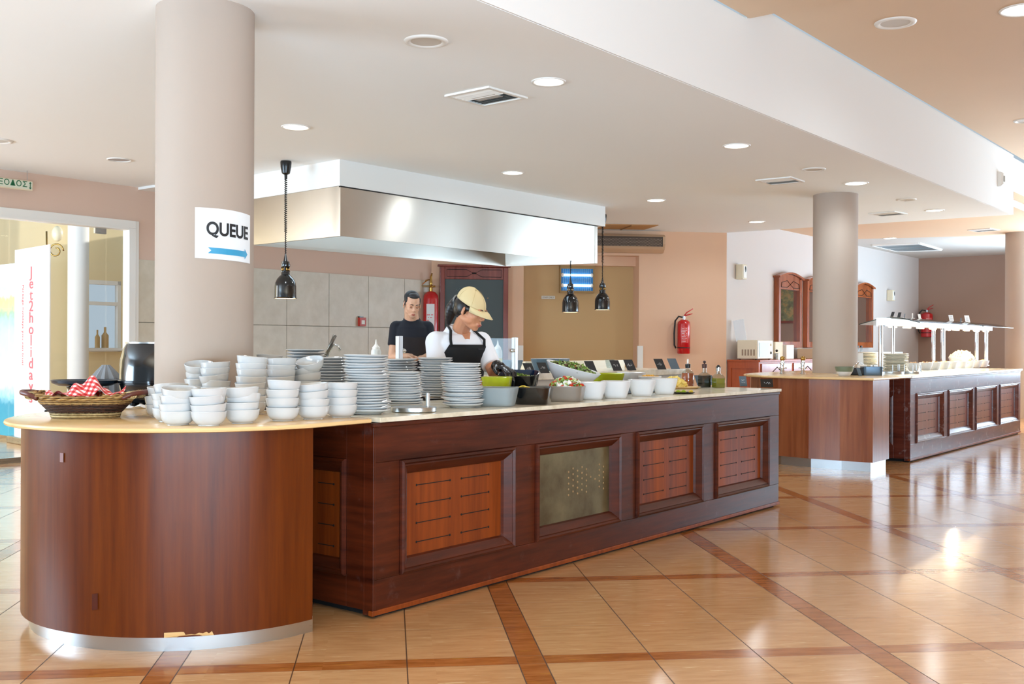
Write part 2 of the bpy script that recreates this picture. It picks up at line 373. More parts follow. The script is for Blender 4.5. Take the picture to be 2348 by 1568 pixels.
def text_mb(txt, size, font_space=1.0, bold=.012):
    cu = bpy.data.curves.new('t', 'FONT'); cu.body = txt; cu.size = size; cu.align_x = 'CENTER'; cu.align_y = 'CENTER'; cu.space_character = font_space
    cu.offset = size*bold
    o = bpy.data.objects.new('t', cu); C.objects.link(o); bpy.context.view_layer.update()
    me = o.to_mesh(); vs = [tuple(v.co) for v in me.vertices]; fs = [tuple(p.vertices) for p in me.polygons]
    o.to_mesh_clear(); bpy.data.objects.remove(o); bpy.data.curves.remove(cu); return vs, fs

PHI = math.radians(38.19); AV = Vector((math.sin(PHI), math.cos(PHI), 0)); NV = Vector((math.cos(PHI), -math.sin(PHI), 0))
def frame(O, ang=PHI):                   # local x runs away along the counter, local y goes into it
    return Matrix.Translation(Vector((O[0], O[1], 0))) @ Matrix.Rotation(PI/2-ang, 4, 'Z')
O1 = (-.579, 4.423); F1 = frame(O1)
O2 = (3.946, 10.484); F2 = frame(O2)
def on_plane(px, py, Fm):                # pixel -> (u, z) on the vertical face y=0 of the frame
    a, e = un(px, py); o = Fm.translation; ax = Fm.to_3x3() @ Vector((1,0,0))
    # (o.x+u*ax.x) = a*(o.y+u*ax.y)
    u = (a*o.y-o.x)/(ax.x-a*ax.y); Y = o.y+u*ax.y; return u, H+e*Y
def u_at(px, d, Fm):
    a, e = un(px, Y0+90); o = Fm @ Vector((0, d, 0)); ax = Fm.to_3x3() @ Vector((1,0,0)); return (a*o.y-o.x)/(ax.x-a*ax.y)
ZT = .842                                # counter top height
ZC = 2.79                                # ceiling height
# ================================================================== the setting
def V2(x, y): return Vector((x, y))
A2 = V2(AV.x, AV.y); N2 = V2(NV.x, NV.y); FP = V2(.85, 6.32); LP = V2(-4.4, 10.56)
struct(MB().prism([(-16,-8),(26,-8),(26,34),(-16,34)], -.05, 0).build('floor', 'floor', base=False))
fa = lambda L: FP + A2*L
la = lambda L: LP + A2*L
W1a, W1b = V2(-1.15, 14.72), V2(3.12, 15.4)
# ceilings at three heights
struct(MB().prism([fa(-13)-N2*.012, fa(8.69)-N2*.012, W1b+V2(-.02,0), W1a, la(-14)], ZC, ZC+.1).build('ceiling', 'ceiling', base=False))
struct(MB().prism([fa(-13)+N2*.02, fa(-13)+N2*14, fa(1.231)+N2*14, fa(1.231)+N2*.02], 3.40, 3.63).build('ceiling_upper_near', 'peach', base=False))
struct(MB().prism([fa(1.231)+N2*.02, fa(1.231)+N2*14, fa(18)+N2*14, fa(18)+N2*.02], 3.53, 3.63).build('ceiling_upper_far', 'peach', base=False))
struct(MB().prism([V2(3.05,15.44), fa(8.72), V2(9.4,17.2), V2(5.5,18.45)], 3.0, 3.08).build('ceiling_far_peach', 'peach2', base=False))
struct(MB().prism([V2(5.45,18.47), V2(9.4,17.2), V2(14.5,15.9), V2(15.4,17.3), V2(8.58,22.6)], 3.003, 3.09).build('ceiling_far_grey', 'grey_ceiling', base=False))
# fascia between low and high ceiling
fs = MB(); a, b = fa(-13), fa(1.231); fs.prism([a, b, b-N2*.06, a-N2*.06], ZC+.002, 3.401)
a, b = fa(1.231), fa(8.7); fs.prism([a, b, b-N2*.06, a-N2*.06], ZC+.002, 3.531)
struct(fs.build('wall_fascia', 'white_paint', base=False))
a, b = fa(8.7)-N2*.04, fa(18)-N2*.04
struct(MB().prism([a, b, b-N2*.1, a-N2*.1], 2.965, 3.53).build('wall_fascia_far', 'white_paint', base=False))
# salmon wall with the recess
d1 = (W1b-W1a).normalized(); n1 = V2(-d1.y, d1.x)
oa, ob = V2(.16, 14.93), V2(1.82, 15.19)
mw = MB(); mw.wall(W1a, oa, 0, ZC+.3, .3); mw.wall(ob, W1b, 0, ZC+.3, .3); mw.wall(oa, ob, 2.433, ZC+.3, .3)
mw.wall(oa+n1*.18+d1*.0, ob+n1*.18, 2.296, 2.44, .12)
struct(mw.build('wall_back', 'salmon', base=False))
struct(MB().wall(oa+n1*.3-d1*.1, ob+n1*.3+d1*.1, 0, 2.6, .05).build('door_1', 'door_beige', base=False))
# pale wall on the right, mauve end wall
F3 = frame((W1b.x, W1b.y))
w2e = W1b+A2*8.83
struct(MB().wall(W1b, w2e, 0, 3.02, .2).build('wall_right_back', 'lilac', base=False))
F4 = Matrix.Translation((w2e.x, w2e.y, 0)) @ Matrix.Rotation(-PHI, 4, 'Z')
struct(MB().wall(w2e, w2e+N2*9, 0, 3.02, .2).build('wall_end', 'mauve', base=False))
# left wall: door opening, tiles
FL = frame((LP.x, LP.y))
lw = MB(FL); t = .2
lw.box(.70, 5.30, 0, t, 0, ZC+.05); lw.box(-14, .70, 0, t, 2.43, ZC+.05); lw.box(-14, -5.0, 0, t, 0, 2.43)
struct(lw.build('wall_left', 'rose', base=False))
cols = [.737, 1.38, 2.055, 2.727, 3.4, 4.08, 4.75, 5.28]; rows = [0.03, .70, 1.37, 2.035]
mt = MB(FL)
for i in range(7):
    for j in range(3): mt.box(cols[i]+.003, cols[i+1]-.003, -.012, .001, rows[j]+.003, rows[j+1]-.003)
struct(mt.build('wall_left_tiles', 'wall_tile', base=False, bevel=.001))
struct(MB(FL).box(.737, 5.28, -.007, 0, .02, 2.03).build('trim_tile_grout', pl('grout', '#6d6556', .8), base=False))
struct(MB(FL).box(.74, 5.3, -.55, 0, 2.765, 2.80).build('trim_soffit_edge', 'white_paint', base=False))
# glazed entrance door in the left wall
wf = MB(FL)
for z0, z1, x0, x1 in ((2.35, 2.43, -5.0, .70), (0, 2.35, .62, .70), (0, 2.35, -5, -4.92), (2.33, 2.36, -5, .62)): wf.box(x0, x1, -.03, .09, z0, z1)
wf.box(.70, .74, -.02, .2, 0, 2.43)
dr = struct(wf.build('door_2', 'white_plastic', base=False, bevel=.004))
def Lpx(px): 
    a, _ = un(px, 700); return (a*LP.y-LP.x)/(A2.x-a*A2.y)
xj = Lpx(247)
for nm, x0, x1 in (('glass_pane', xj+.004, .62), ('glass_leaf', xj-1.0, xj-.004), ('glass_pane', -4.92, xj-1.01)):
    MB(FL).box(x0, x1, .03, .04, .02, 2.33).build(nm, 'glass', dr)
MB(FL).box(xj-.13, xj-.005, .02, .05, 2.27, 2.325).build('patch_hinge', 'steel', dr)
MB(FL).box(-4.9, .6, .02, .05, 0, .05).build('bottom_rail', 'steel', dr)
# lobby beyond the glass
lwm = plaster('lobby_wall_paint', '#f1dfb4')
struct(MB(FL).box(-9, 6, 4.2, 4.3, 0, 1.02).box(-9, 2.48, 4.2, 4.3, 1.02, 3.0).box(3.12, 6, 4.2, 4.3, 1.02, 3.0).box(2.48, 3.12, 4.2, 4.3, 2.06, 3.0).build('wall_lobby', lwm, base=False))
struct(MB(FL).box(4.4, 4.6, .3, 4.2, 0, 3.0).build('wall_lobby_side', lwm, base=False))
lf = MB(FL).box(2.48, 2.53, 4.2, 4.28, 1.02, 2.06).box(3.07, 3.12, 4.2, 4.28, 1.02, 2.06).box(2.48, 3.12, 4.2, 4.28, 1.02, 1.08).box(2.48, 3.12, 4.2, 4.28, 2.0, 2.06).box(2.53, 3.07, 4.2, 4.28, 1.70, 1.75)
wn = struct(lf.build('window_1', 'white_plastic', base=False)); MB(FL).box(2.53, 3.07, 4.245, 4.255, 1.08, 2.0).build('pane', 'glass', wn)
q_ = FL @ Vector((2.28, 3.9, 0)); o = MB().cyl(.14, 0, 3.0, (0, 0), 40).build('lobby_column', 'white_paint', smooth='auto', base=False); o.location = q_; tag(o, 'slim white column seen through the entrance glass beyond the banner', 'column')
for k, (r_, h_, du) in enumerate(((.035, .26, 0), (.05, .30, .12))):
    q_ = FL @ Vector((2.70+du, 4.12, 1.08)); o = MB(Matrix.Translation(q_)).lathe([(.0001, 0), (r_, 0), (r_, h_*.6), (r_*.35, h_*.75), (r_*.35, h_), (.0001, h_)], 20).build('bottle', pl('tan_bottle%d' % k, '#b99a66', .3), smooth='auto')
    tag(o, ('slim', 'wider')[k]+' tan bottle on the lobby window sill behind the glass', 'bottle')
struct(MB(FL).box(2.45, 3.15, 4.05, 4.2, 1.04, 1.075).build('trim_window_sill', 'white_paint', base=False))
light('lobby_fill_light', 'AREA', tuple(FL @ Vector((-3.2, 2.4, 1.6))), 210, (.95, .97, 1), 3.2, 2.4, tuple(FL.to_3x3() @ Vector((1, .12, .05))))  # added lamp out of view, brightens the lobby wall and banner
# right-hand side of the hall: solid wall near, window bays further on
rw = MB(); rw.box(10.5, 10.7, -8, 10.8, 0, 3.6); rw.box(10.5, 10.7, 10.8, 22, 0, .25); rw.box(10.5, 10.7, 10.8, 22, 2.7, 3.6)
for y in (10.8, 12.9, 15.0, 17.1, 19.2): rw.box(10.5, 10.7, y, y+.22, .25, 2.7)
struct(rw.build('wall_right', 'peach', base=False))
# columns
def column(px, py, top, label, z0=0):
    o = MB().cyl(.235, z0, top, (0, 0), 64).build('round_column', 'column', smooth='auto', base=False); o.location = (px, py, 0)
    return tag(o, label, 'column')
colo = column(-1.52, 5.23, ZC, 'large pale pink round column beside the bowls, with the queue notice taped on it')
column(3.51, 11.5, ZC, 'pale pink round column standing by the far curved counter, with a bright right edge')
column(8.27, 17.2, 3.0, 'peach-lit round column at the far right edge beyond the heated counter')
struct(MB().wall(ob+V2(-.02,-.03)+n1*-.0, ob+V2(.06,-.02), 0, 1.14, .03).build('trim_corner_guard', 'white_plastic', base=False))
struct(MB().wall(oa+V2(-.07,-.045), oa+V2(.0,-.035), 0, 1.14, .03).build('trim_corner_guard_left', 'white_plastic', base=False))

# ================================================================== hood over the kitchen island
hc = [V2(-1.53,9.40), V2(1.0,12.47), V2(-.07,13.0), V2(-2.55,10.32)]
def inset(poly, d):
    c = sum(poly, V2(0,0))/len(poly); return [p+(c-p).normalized()*d for p in poly]
bk = [V2(-1.53,9.40), V2(1.09,12.54), V2(-.1,13.2), V2(-2.75,10.5)]
struct(MB().prism(inset(bk, -.012), 2.556, ZC+.01).build('wall_bulkhead', 'white_paint', base=False))
hr = root('extractor_hood', (-.8, 11.2, 2.111), 'large brushed steel extractor hood under a white bulkhead above the kitchen island', 'extractor hood')
sk = MB(); n = 4; o_, i_ = hc, inset(hc, .06)
sk.loops([[(*p, 2.555) for p in o_], [(*p, 2.111) for p in o_], [(*p, 2.111) for p in inset(hc, .03)], [(*p, 2.14) for p in inset(hc, .035)], [(*p, 2.54) for p in i_]])
sk.build('skirt', 'steel_h', hr, fix=False)
MB().prism(inset(hc, .04), 2.53, 2.545).build('filter_panel', 'steel_h', hr)
c0, c1 = V2(-1.53,9.40), V2(1.0,12.47); dd = (c1-c0).normalized(); nn = V2(dd.y, -dd.x)
MB().prism([c0+nn*.004, c1+nn*.004, c1-nn*.02, c0-nn*.02], 2.545, 2.556).build('top_seam', 'black', hr)
MB().prism([c1-dd*.05+nn*.003, c1+nn*.003, c1, c1-dd*.05], 2.111, 2.55).build('corner_strip', 'white_plastic', hr)

light('hood_strip_light', 'AREA', (-.75, 11.15, 2.50), 26, (.62, .83, 1), 3.0, .5, (0, 0, -1)).rotation_euler = (0, 0, PI/2-PHI)
# ================================================================== counters
def moulding(mb, x0, x1, z0, z1, prof):  # mitred frame in local x,z with y=-out
    L = []
    for off, out in prof:
        L.append([(x0+off, -out, z0+off), (x1-off, -out, z0+off), (x1-off, -out, z1-off), (x0+off, -out, z1-off)])
    return mb.loops(L)
PROF = [(0, 0), (.002, .012), (.012, .017), (.020, .008), (.026, .010), (.034, .004), (.060, -.016), (.066, -.030)]
def panel_counter(nm, Fm, length, depth, panels, label, frame_m, panel_m, ztop, odd=None, slots=True, side=True):
    r = root(nm, tuple(Fm.translation), label, 'counter')
    body = MB(Fm); body.box(.03, length-.03, .034, depth-.03, .035, ztop-.001); body.build('carcass', 'recess_shade', r)
    xs = [p[0] for p in panels]; z0 = min(p[2] for p in panels); z1 = max(p[3] for p in panels)
    fr = MB(Fm); fr.box(0, length, 0, .034, z1, ztop); fr.box(0, length, 0, .034, .03, z0)
    edges = [0]+[v for p in panels for v in (p[0], p[1])]+[length]
    for i in range(0, len(edges), 2): fr.box(edges[i], edges[i+1], 0, .034, z0, z1)
    for p in panels:
        if p[2] > z0: fr.box(p[0], p[1], 0, .034, z0, p[2])
        if p[3] < z1: fr.box(p[0], p[1], 0, .034, p[3], z1)
    fr.build('front_frame', frame_m, r, bevel=.003)
    MB(Fm).box(-.006, length+.006, -.006, .02, .012, .034).build('base_strip', M['w_panel'], r, bevel=.003)
    MB(Fm).box(.04, length-.04, .02, depth-.05, 0, .035).build('plinth', 'black_matte', r)
    MB(Fm).box(-.004, length+.004, -.007, .01, ztop-.020, ztop).build('top_moulding', frame_m, r, bevel=.004)
    for k, p in enumerate(panels):
        m = MB(Fm); moulding(m, *p, PROF); m.build('panel_moulding', frame_m, r)
        q = MB(Fm); q.box(p[0]+.055, p[1]-.055, .030, .036, p[2]+.055, p[3]-.055)
        if odd == k:
            pn = q.build('metal_panel', 'clouded', r); tag(pn, 'clouded metal panel with a patch of small round perforations')
            ds = MB(Fm); W, Hh = p[1]-p[0], p[3]-p[2]
            for i in range(9):
                for j in range(5):
                    if i in (5, 6) and j != 2: continue
                    ds.ell((p[0]+W*(.42+.053*i), .0295, p[2]+Hh*(.40+.062*j+(.031 if i%2 else 0))), (.006, .003, .006), 8, 6)
            ds.build('perforation', pl('perforation_tan', '#a58a62', .4, .3), pn, smooth=True)
        else:
            pn = q.build('front_panel', panel_m, r)
            if slots:
                sl = MB(Fm); W, Hh = p[1]-p[0], p[3]-p[2]
                for f0, f1 in ((.17, .45), (.55, .80)):
                    for g in (.24, .41, .58, .75):
                        z = p[2]+Hh*g; x0 = p[0]+W*f0; x1 = p[0]+W*f1
                        sl.box(x0, x1, .0285, .031, z-.0018, z+.0018)
                        for x in (x0, x1): sl.ell((x, .029, z), (.0055, .002, .0055), 10, 6)
                sl.build('slots', 'recess_shade', pn)
    if side:                             # left end with its own panel and the corner post
        sf = Fm @ Matrix.Rotation(-PI/2, 4, 'Z') @ Matrix.Translation((-depth, 0, 0))   # local x runs from the back to the front
        sd = MB(sf); sd.box(.0, .10, 0, .03, .03, ztop); sd.box(depth-.16, depth-.055, 0, .03, .03, ztop)
        sd.box(.10, depth-.16, 0, .03, .03, .16); sd.box(.10, depth-.16, 0, .03, .66, ztop)
        sd.build('side_frame', frame_m, r, bevel=.002)
        m = MB(sf); moulding(m, .10, depth-.16, .16, .66, PROF); m.build('panel_moulding', frame_m, r)
        pn = MB(sf).box(.15, depth-.21, .028, .034, .21, .61).build('side_panel', panel_m, r)
        sl = MB(sf)
        for g in (.27, .36, .45, .54):
            for x0, x1 in ((.2, .3), (.37, depth-.27)):
                sl.box(x0, x1, .026, .029, g-.0018, g+.0018); sl.ell((x1, .027, g), (.0055, .002, .0055), 10, 6)
        sl.build('slots', 'recess_shade', pn)
        MB(Fm).prism([(-.004, .055), (-.002, .045), (.0, -.002), (.012, -.004), (.03, .02), (.02, .055)], .012, ztop).build('corner_post', M['w_panel'] if False else frame_m, r, bevel=.002)
    return r
def pan_px(pts, Fm, sc, ox, oy):         # panel outline read off the photograph, squared up in the counter's plane
    us, zs = [], []
    q = [on_plane(ox+x/sc, oy+y/sc, Fm) for x, y in pts]
    return ((q[0][0]+q[3][0])/2, (q[1][0]+q[2][0])/2, (q[2][1]+q[3][1])/2, (q[0][1]+q[1][1])/2)
PF = [pan_px(p, F1, 2.1345, 700, 900) for p in (
    [(460,330),(1022,262),(1020,752),(465,893)], [(1125,255),(1540,205),(1540,632),(1125,735)],
    [(1618,197),(1946,153),(1942,537),(1618,612)], [(2008,145),(2268,115),(2265,460),(2004,518)])]
zl = sum(p[2] for p in PF)/4; zh = sum(p[3] for p in PF)/4
PF = [(p[0], p[1], zl, zh) for p in PF]
panel_counter('salad_counter', F1, 4.04, .74, PF, 'dark red-brown panelled salad counter with slotted panels and one clouded metal panel', 'w_frame', 'w_panel', .821, odd=1)
PG = [pan_px(p, F2, 3.6235, 1700, 830) for p in (
    [(1448,270),(1675,240),(1672,635),(1448,690)], [(1715,235),(1920,210),(1905,580),(1715,625)],
    [(1945,205),(2115,185),(2110,525),(1940,560)], [(2143,185),(2295,165),(2290,475),(2143,508)])]
zl = sum(p[2] for p in PG)/4; zh = sum(p[3] for p in PG)/4
PG = [(p[0], p[1], zl, zh) for p in PG]
L2 = u_at(2340, 0, F2)
panel_counter('heated_counter', F2, L2, 1.6, PG, 'far dark panelled counter with scuffed glossy front under the heat lamps', 'w_frame2', 'w_panel2', .832, side=True)
# curved end counter (half round)
def arc(cu, cw, ru, rw_f, rw_b, n=40, a0=-90, a1=90):
    out = []
    for k in range(n+1):
        t_ = math.radians(a0+(a1-a0)*k/n); out.append((cu-ru*math.cos(t_), -(cw+(rw_f if t_ > 0 else rw_b)*math.sin(t_))))
    return out                            # local (u, depth) from the back round to the front
rc = root('curved_end_counter', tuple(F1 @ Vector((-.5, .75, 0))), 'glossy orange-brown wood counter with a half round end and steel plinth, under the bowls', 'counter')
pb = arc(-.31, -.75, .725, .73, .70)
MB(F1).prism(pb[::-1], .06, .822).build('veneer_body', 'w_veneer', rc, smooth='auto')
MB(F1).prism([(x+.03 if x > -.32 else -.31+(x+.31)*.955, .75+(y-.75)*.955) for x, y in pb][::-1], 0, .062).build('steel_plinth', 'steel_v', rc, smooth='auto')
def curved_patch(ths, zs, r, name, mat):
    vs = []; 
    for (th, z) in zip(ths, zs):
        t_ = math.radians(th); vs.append((-.31-r*math.cos(t_), .75-(r+.005)*math.sin(t_), z))
    m = MB(F1); m.add(vs, [tuple(range(len(vs)))]); return m.build(name, mat, rc, fix=False)
ch = []
pr = [(0,.060),(0,.078),(.35,.080),(.4,.079),(.43,.068),(.55,.070),(.62,.068),(.70,.073),(.78,.070),(.85,.075),(.9,.068),(.96,.076),(1.0,.060)]
curved_patch([44+14*p[0] for p in pr], [p[1]*1.0+.001 for p in pr], .7285, 'veneer_chip', 'slab')
curved_patch([9.5, 9.5, 11, 11], [.70,.735,.735,.70], .7285, 'repair_patch', pl('veneer_repair', '#8c6a6a', .3))
curved_patch([22, 22, 24, 24], [.155,.215,.22,.16], .7285, 'repair_patch', pl('dark_veneer_scar', '#4a1a10', .3))
sp = arc(-.31, -.75, .80, .79, .72)
top = sp[::-1]
top = [p for p in top if p[0] < -.315]
slab = MB(F1)
prof = [(-.010, .822), (-.002, .825), (0, .832), (-.003, .839), (-.012, ZT)]
poly = [(-.02, -.012)]+top+[(-.195, 1.47), (-.195, 1.12), (-.10, .98), (.02, .93), (.02, .78)]
def offset(poly, d):
    n = len(poly); out = []
    for i in range(n):
        a = Vector(poly[i-1]); b = Vector(poly[i]); c_ = Vector(poly[(i+1)%n]); t1 = (b-a).normalized(); t2 = (c_-b).normalized()
        nn_ = Vector((t1.y+t2.y, -(t1.x+t2.x))); nn_.normalize(); out.append(tuple(b+nn_*d))
    return out
sgn = 1 if sum(poly[i][0]*poly[(i+1)%len(poly)][1]-poly[(i+1)%len(poly)][0]*poly[i][1] for i in range(len(poly))) > 0 else -1
slab.loops([[(*p, z) for p in offset(poly, d*sgn)] for d, z in prof], True, True)
so = slab.build('curved_worktop', 'slab', smooth='auto'); tag(so, 'pale wood-edged worktop with a rounded end, under the bowls and basket', 'worktop')
# marble worktop on the salad counter
mp = [(.026, -.016), (4.05, -.016), (4.05, .76), (.026, .76)]
tag(MB(F1).prism(mp, .8215, ZT).build('marble_worktop', 'marble', bevel=.003), 'long cream marble worktop on the panelled salad counter', 'worktop')
# far curved counter
fb = [(-.61, 0), (-1.05, 0), (-1.08, .45), (-1.0, .9), (-.82, 1.2), (-.5, 1.42), (-.1, 1.5), (-.1, 0)][::-1]
fb = [(-.61, 0), (-.61, 1.45), (-.82, 1.25), (-1.0, .95), (-1.07, .5), (-1.05, 0)]
fc = root('far_end_counter', tuple(F2 @ Vector((-.8, .6, 0))), 'far reddish-brown wood counter end with a steel plinth, next to the heated counter', 'counter')
cpl = [(-.61, 0), (-.61, 1.42), (-.72, 1.36), (-.90, 1.17), (-1.02, .93), (-1.075, .6), (-1.07, .3), (-1.05, 0)]
MB(F2).prism(cpl, .085, .836).build('veneer_body', 'w_veneer2', fc)
MB(F2).prism([(x*.985-.012 if x > -.7 else x+.03, max(y*.98, .03)) for x, y in cpl], 0, .088).build('steel_plinth', 'steel_v', fc)
fp = [(-.02, -.02), (-1.09, -.02), (-1.12, .4), (-1.10, .8), (-1.0, 1.12), (-.82, 1.36), (-.56, 1.52), (-.2, 1.62), (.35, 1.66), (1.2, 1.66), (1.2, .9), (-.02, .9)]
prof2 = [(-.01, .836), (0, .842), (0, .852), (-.008, .858)]
sgn = 1 if sum(fp[i][0]*fp[(i+1)%len(fp)][1]-fp[(i+1)%len(fp)][0]*fp[i][1] for i in range(len(fp))) > 0 else -1
tag(MB(F2).loops([[(*p, z) for p in offset(fp, d*sgn)] for d, z in prof2], True, True).build('far_curved_worktop', 'slab'), 'pale worktop with rounded left tip on the far counter end, below the pink column', 'worktop')
tag(MB(F2).prism([(0,-.02),(L2+.02,-.02),(L2+.02,1.66),(1.21,1.66),(1.21,.89),(0,.89)], .8325, .856).build('far_marble_worktop', 'marble', bevel=.003), 'cream marble worktop of the far heated counter', 'worktop')
ZF = .857
# kitchen island behind (its right end at the marble shelf)
Bo = V2(-1.85, 6.66)+A2*.95; FB = frame((Bo.x, Bo.y)); LB = 5.07
kb = root('kitchen_island', (Bo.x, Bo.y, 0), 'long cream kitchen island with a marble shelf front, behind the salad counter', 'counter')
MB(FB).box(.03, LB-.25, .08, .78, .0, .78).build('cabinet_body', 'recess_shade', kb)  # near-black body stands in for deep shade below the shelf
MB(FB).box(0, LB, 0, .82, .84, .90).build('marble_shelf', 'marble', kb, bevel=.003)
MB(FB).box(.02, LB-.06, .02, .8, .775, .84).build('shelf_apron', pl('shaded_apron', '#b4b0a4', .4), kb)  # grey tone carries the shade under the marble shelf
MB(FB).box(3.2, LB-.05, .74, .82, .9, .985).build('rear_upstand', pl('cream_upstand', '#efe3c8', .3), kb)
# ================================================================== ceiling fixtures
def downlight(px, py, z, r, lit, label, grp='round recessed downlights'):
    p = atz(px, py, z); o = root('ceiling_downlight', p, label, 'ceiling light', grp)
    m = MB(Matrix.Translation(p)); m.lathe([(r*.86, .004), (r*.88, -.006), (r*1.0, -.008), (r*1.03, -.002), (r*1.04, .0)], 40); m.build('trim_ring', 'white_plastic', o, smooth=True, fix=False)
    m = MB(Matrix.Translation(p)); m.lathe([(0.0001, -.003), (r*.5, -.004), (r*.87, -.002)], 40); m.build('diffuser', 'lamp' if lit else 'lamp_off', o, smooth=True)
    if lit: light('downlight_beam', 'SPOT', (p.x, p.y, z-.03), 34, (.80, .92, 1), .10, None, (0, 0, -1), 2.9)
    return o
DL = [(1258,187,ZC,.105,1,'lit downlight nearest the white fascia, right of the square ceiling vent'),
      (678,291,ZC,.105,1,'lit downlight just right of the large pink column'),
      (274,366,ZC,.105,0,'unlit downlight left of the large column, above the entrance wall'),
      (1176,396,ZC,.105,1,'lit downlight above the middle of the steel hood'),
      (1689,334,ZC,.11,1,'lit downlight to the upper left of the second column'),
      (1963,420,ZC,.12,1,'lit downlight directly at the top right of the second column'),
      (1504,459,ZC,.11,1,'lit downlight past the right end of the hood, near the air curtain'),
      (2143,482,ZC,.11,1,'lit downlight close to the far end of the white fascia'),
      (1735,508,ZC,.11,1,'lit downlight near the corner of the salmon and white walls'),
      (2040,546,3.0,.11,1,'small yellowish lit downlight in the far peach ceiling'),
      (2345,22,3.53,.15,1,'bright downlight in the brown upper ceiling at the top right corner')]
for a in DL: downlight(*a)
def speaker(px, py, z, r, label):
    p = atz(px, py, z); o = root('ceiling_speaker', p, label, 'ceiling speaker', 'round ceiling speakers')
    T = Matrix.Translation(p)
    MB(T).lathe([(r*.70, -.004), (r*.80, -.012), (r*.97, -.008), (r*1.0, 0)], 40).build('rim', 'white_plastic', o, smooth=True, fix=False)
    MB(T).lathe([(.0001, -.002), (r*.70, -.004)], 40).build('grille', pl('speaker_grille', '#cfcac2', .6), o, smooth=True)
for a in ((977,94,ZC,.12,'large white ceiling speaker left of the square vent'), (1866,388,ZC,.11,'white ceiling speaker above and left of the second column'),
          (2078,457,ZC,.11,'small far ceiling speaker right of the second column'), (2053,52,3.53,.15,'round speaker in the brown upper ceiling'),
          (-6,322,ZC,.12,'partly cut off ceiling speaker at the left picture edge'), (2352,276,3.53,.12,'partly cut off speaker at the right edge of the brown upper ceiling')): speaker(*a)
def vent(pts, z, label, dark='#5b5650'):
    P = [atz(x, y, z) for x, y in pts]; c = sum(P, Vector())/4
    ex = ((P[2]-P[0])+(P[1]-P[3])); ex = (P[1]-P[0]); s_ = ((P[1]-P[0]).length+(P[2]-P[3]).length)/4; t_ = ((P[2]-P[1]).length+(P[3]-P[0]).length)/4
    ang = math.atan2(ex.y, ex.x); T = Matrix.Translation(c) @ Matrix.Rotation(ang, 4, 'Z')
    h = (s_+t_)/2; o = root('ceiling_vent', c, label, 'ceiling vent', 'square ceiling air vents')
    f = MB(T); f.box(-h, h, -h, -h+.03, -.012, 0).box(-h, h, h-.03, h, -.012, 0).box(-h, -h+.03, -h+.03, h-.03, -.012, 0).box(h-.03, h, -h+.03, h-.03, -.012, 0)
    f.build('frame', 'white_plastic', o)
    MB(T).box(-h+.03, h-.03, -h+.03, h-.03, -.002, 0).build('backing', pl('vent_void', dark, .8), o)
    k = 0
    q = h-.03
    for i in range(4):                   # louvres in four directions
        y = -q+.02+i*q*.2
        MB(T).add([(-q, y, -.002), (q, y, -.002), (q, y+.028, -.014), (-q, y+.028, -.014)], [(0,1,2,3)]).build('louvre', 'white_plastic', o, fix=False)
        MB(T).add([(-q, -y, -.002), (q, -y, -.002), (q, -y-.028, -.014), (-q, -y-.028, -.014)], [(3,2,1,0)]).build('louvre', 'white_plastic', o, fix=False)
    MB(T).box(-q*.62, q*.62, -q*.3, q*.3, -.010, -.006).build('centre_louvres', pl('vent_centre', '#bdb6ae', .5), o)
vent([(1021,217.8),(1125.3,196.4),(1207,221.9),(1106.9,242.4)], ZC, 'square louvred ceiling vent nearest the camera, above the hood')
vent([(1727.8,411.8),(1807.6,404.3),(1844.9,415),(1776.7,422.4)], ZC, 'louvred ceiling vent left of the top of the second column')
vent([(1991.8,489.1),(2057.8,483),(2079,490.6),(2017,493.8)], ZC, 'louvred ceiling vent right of the second column')
vent([(2219.6,527),(2282,522),(2290,527),(2232,530.4)], 3.0, 'far louvred vent in the peach ceiling by the right edge column')
P = [atz(x, y, 2.998) for x, y in ((2000,561),(2107,556.6),(2158,571.4),(2057,574.5))]
o = root('return_air_grille', (sum(P, Vector())/4), 'wide bluish return air grille with dark slats in the far grey ceiling', 'ceiling vent')
for k, (f0, f1) in enumerate(((.0,.28),(.34,.62),(.68,.96))):
    q = [P[0].lerp(P[3], f0), P[1].lerp(P[2], f0), P[1].lerp(P[2], f1), P[0].lerp(P[3], f1)]
    MB().add([tuple(v) for v in q]+[tuple(v+Vector((0,0,-.02))) for v in q], [(0,1,2,3),(4,7,6,5),(0,4,5,1),(1,5,6,2),(2,6,7,3),(3,7,4,0)]).build('slat', pl('grille_slat', '#8ea3ad', .3, .6), o)
for a_, b_ in ((0,1),(1,2),(2,3),(3,0)):
    MB().tube([P[a_], P[b_]], .03, 6).build('frame', 'white_plastic', o)
P = [atz(x, y, ZC) for x, y in ((1370,523),(1386,513.5),(1510,515),(1477,524.8))]
hb = root('ceiling_hatch', sum(P, Vector())/4, 'tan wooden ceiling hatch between hood and air curtain', 'ceiling hatch')
MB().prism([(p.x, p.y) for p in P], ZC-.012, ZC-.001).build('panel', pl('tan_hatch', '#b98a52', .5), hb)
MB().tube([P[0].lerp(P[3], .5)+Vector((0,0,-.012)), P[1].lerp(P[2], .5)+Vector((0,0,-.012))], .012, 6).build('divider', pl('hatch_divider', '#8a6536', .5), hb)
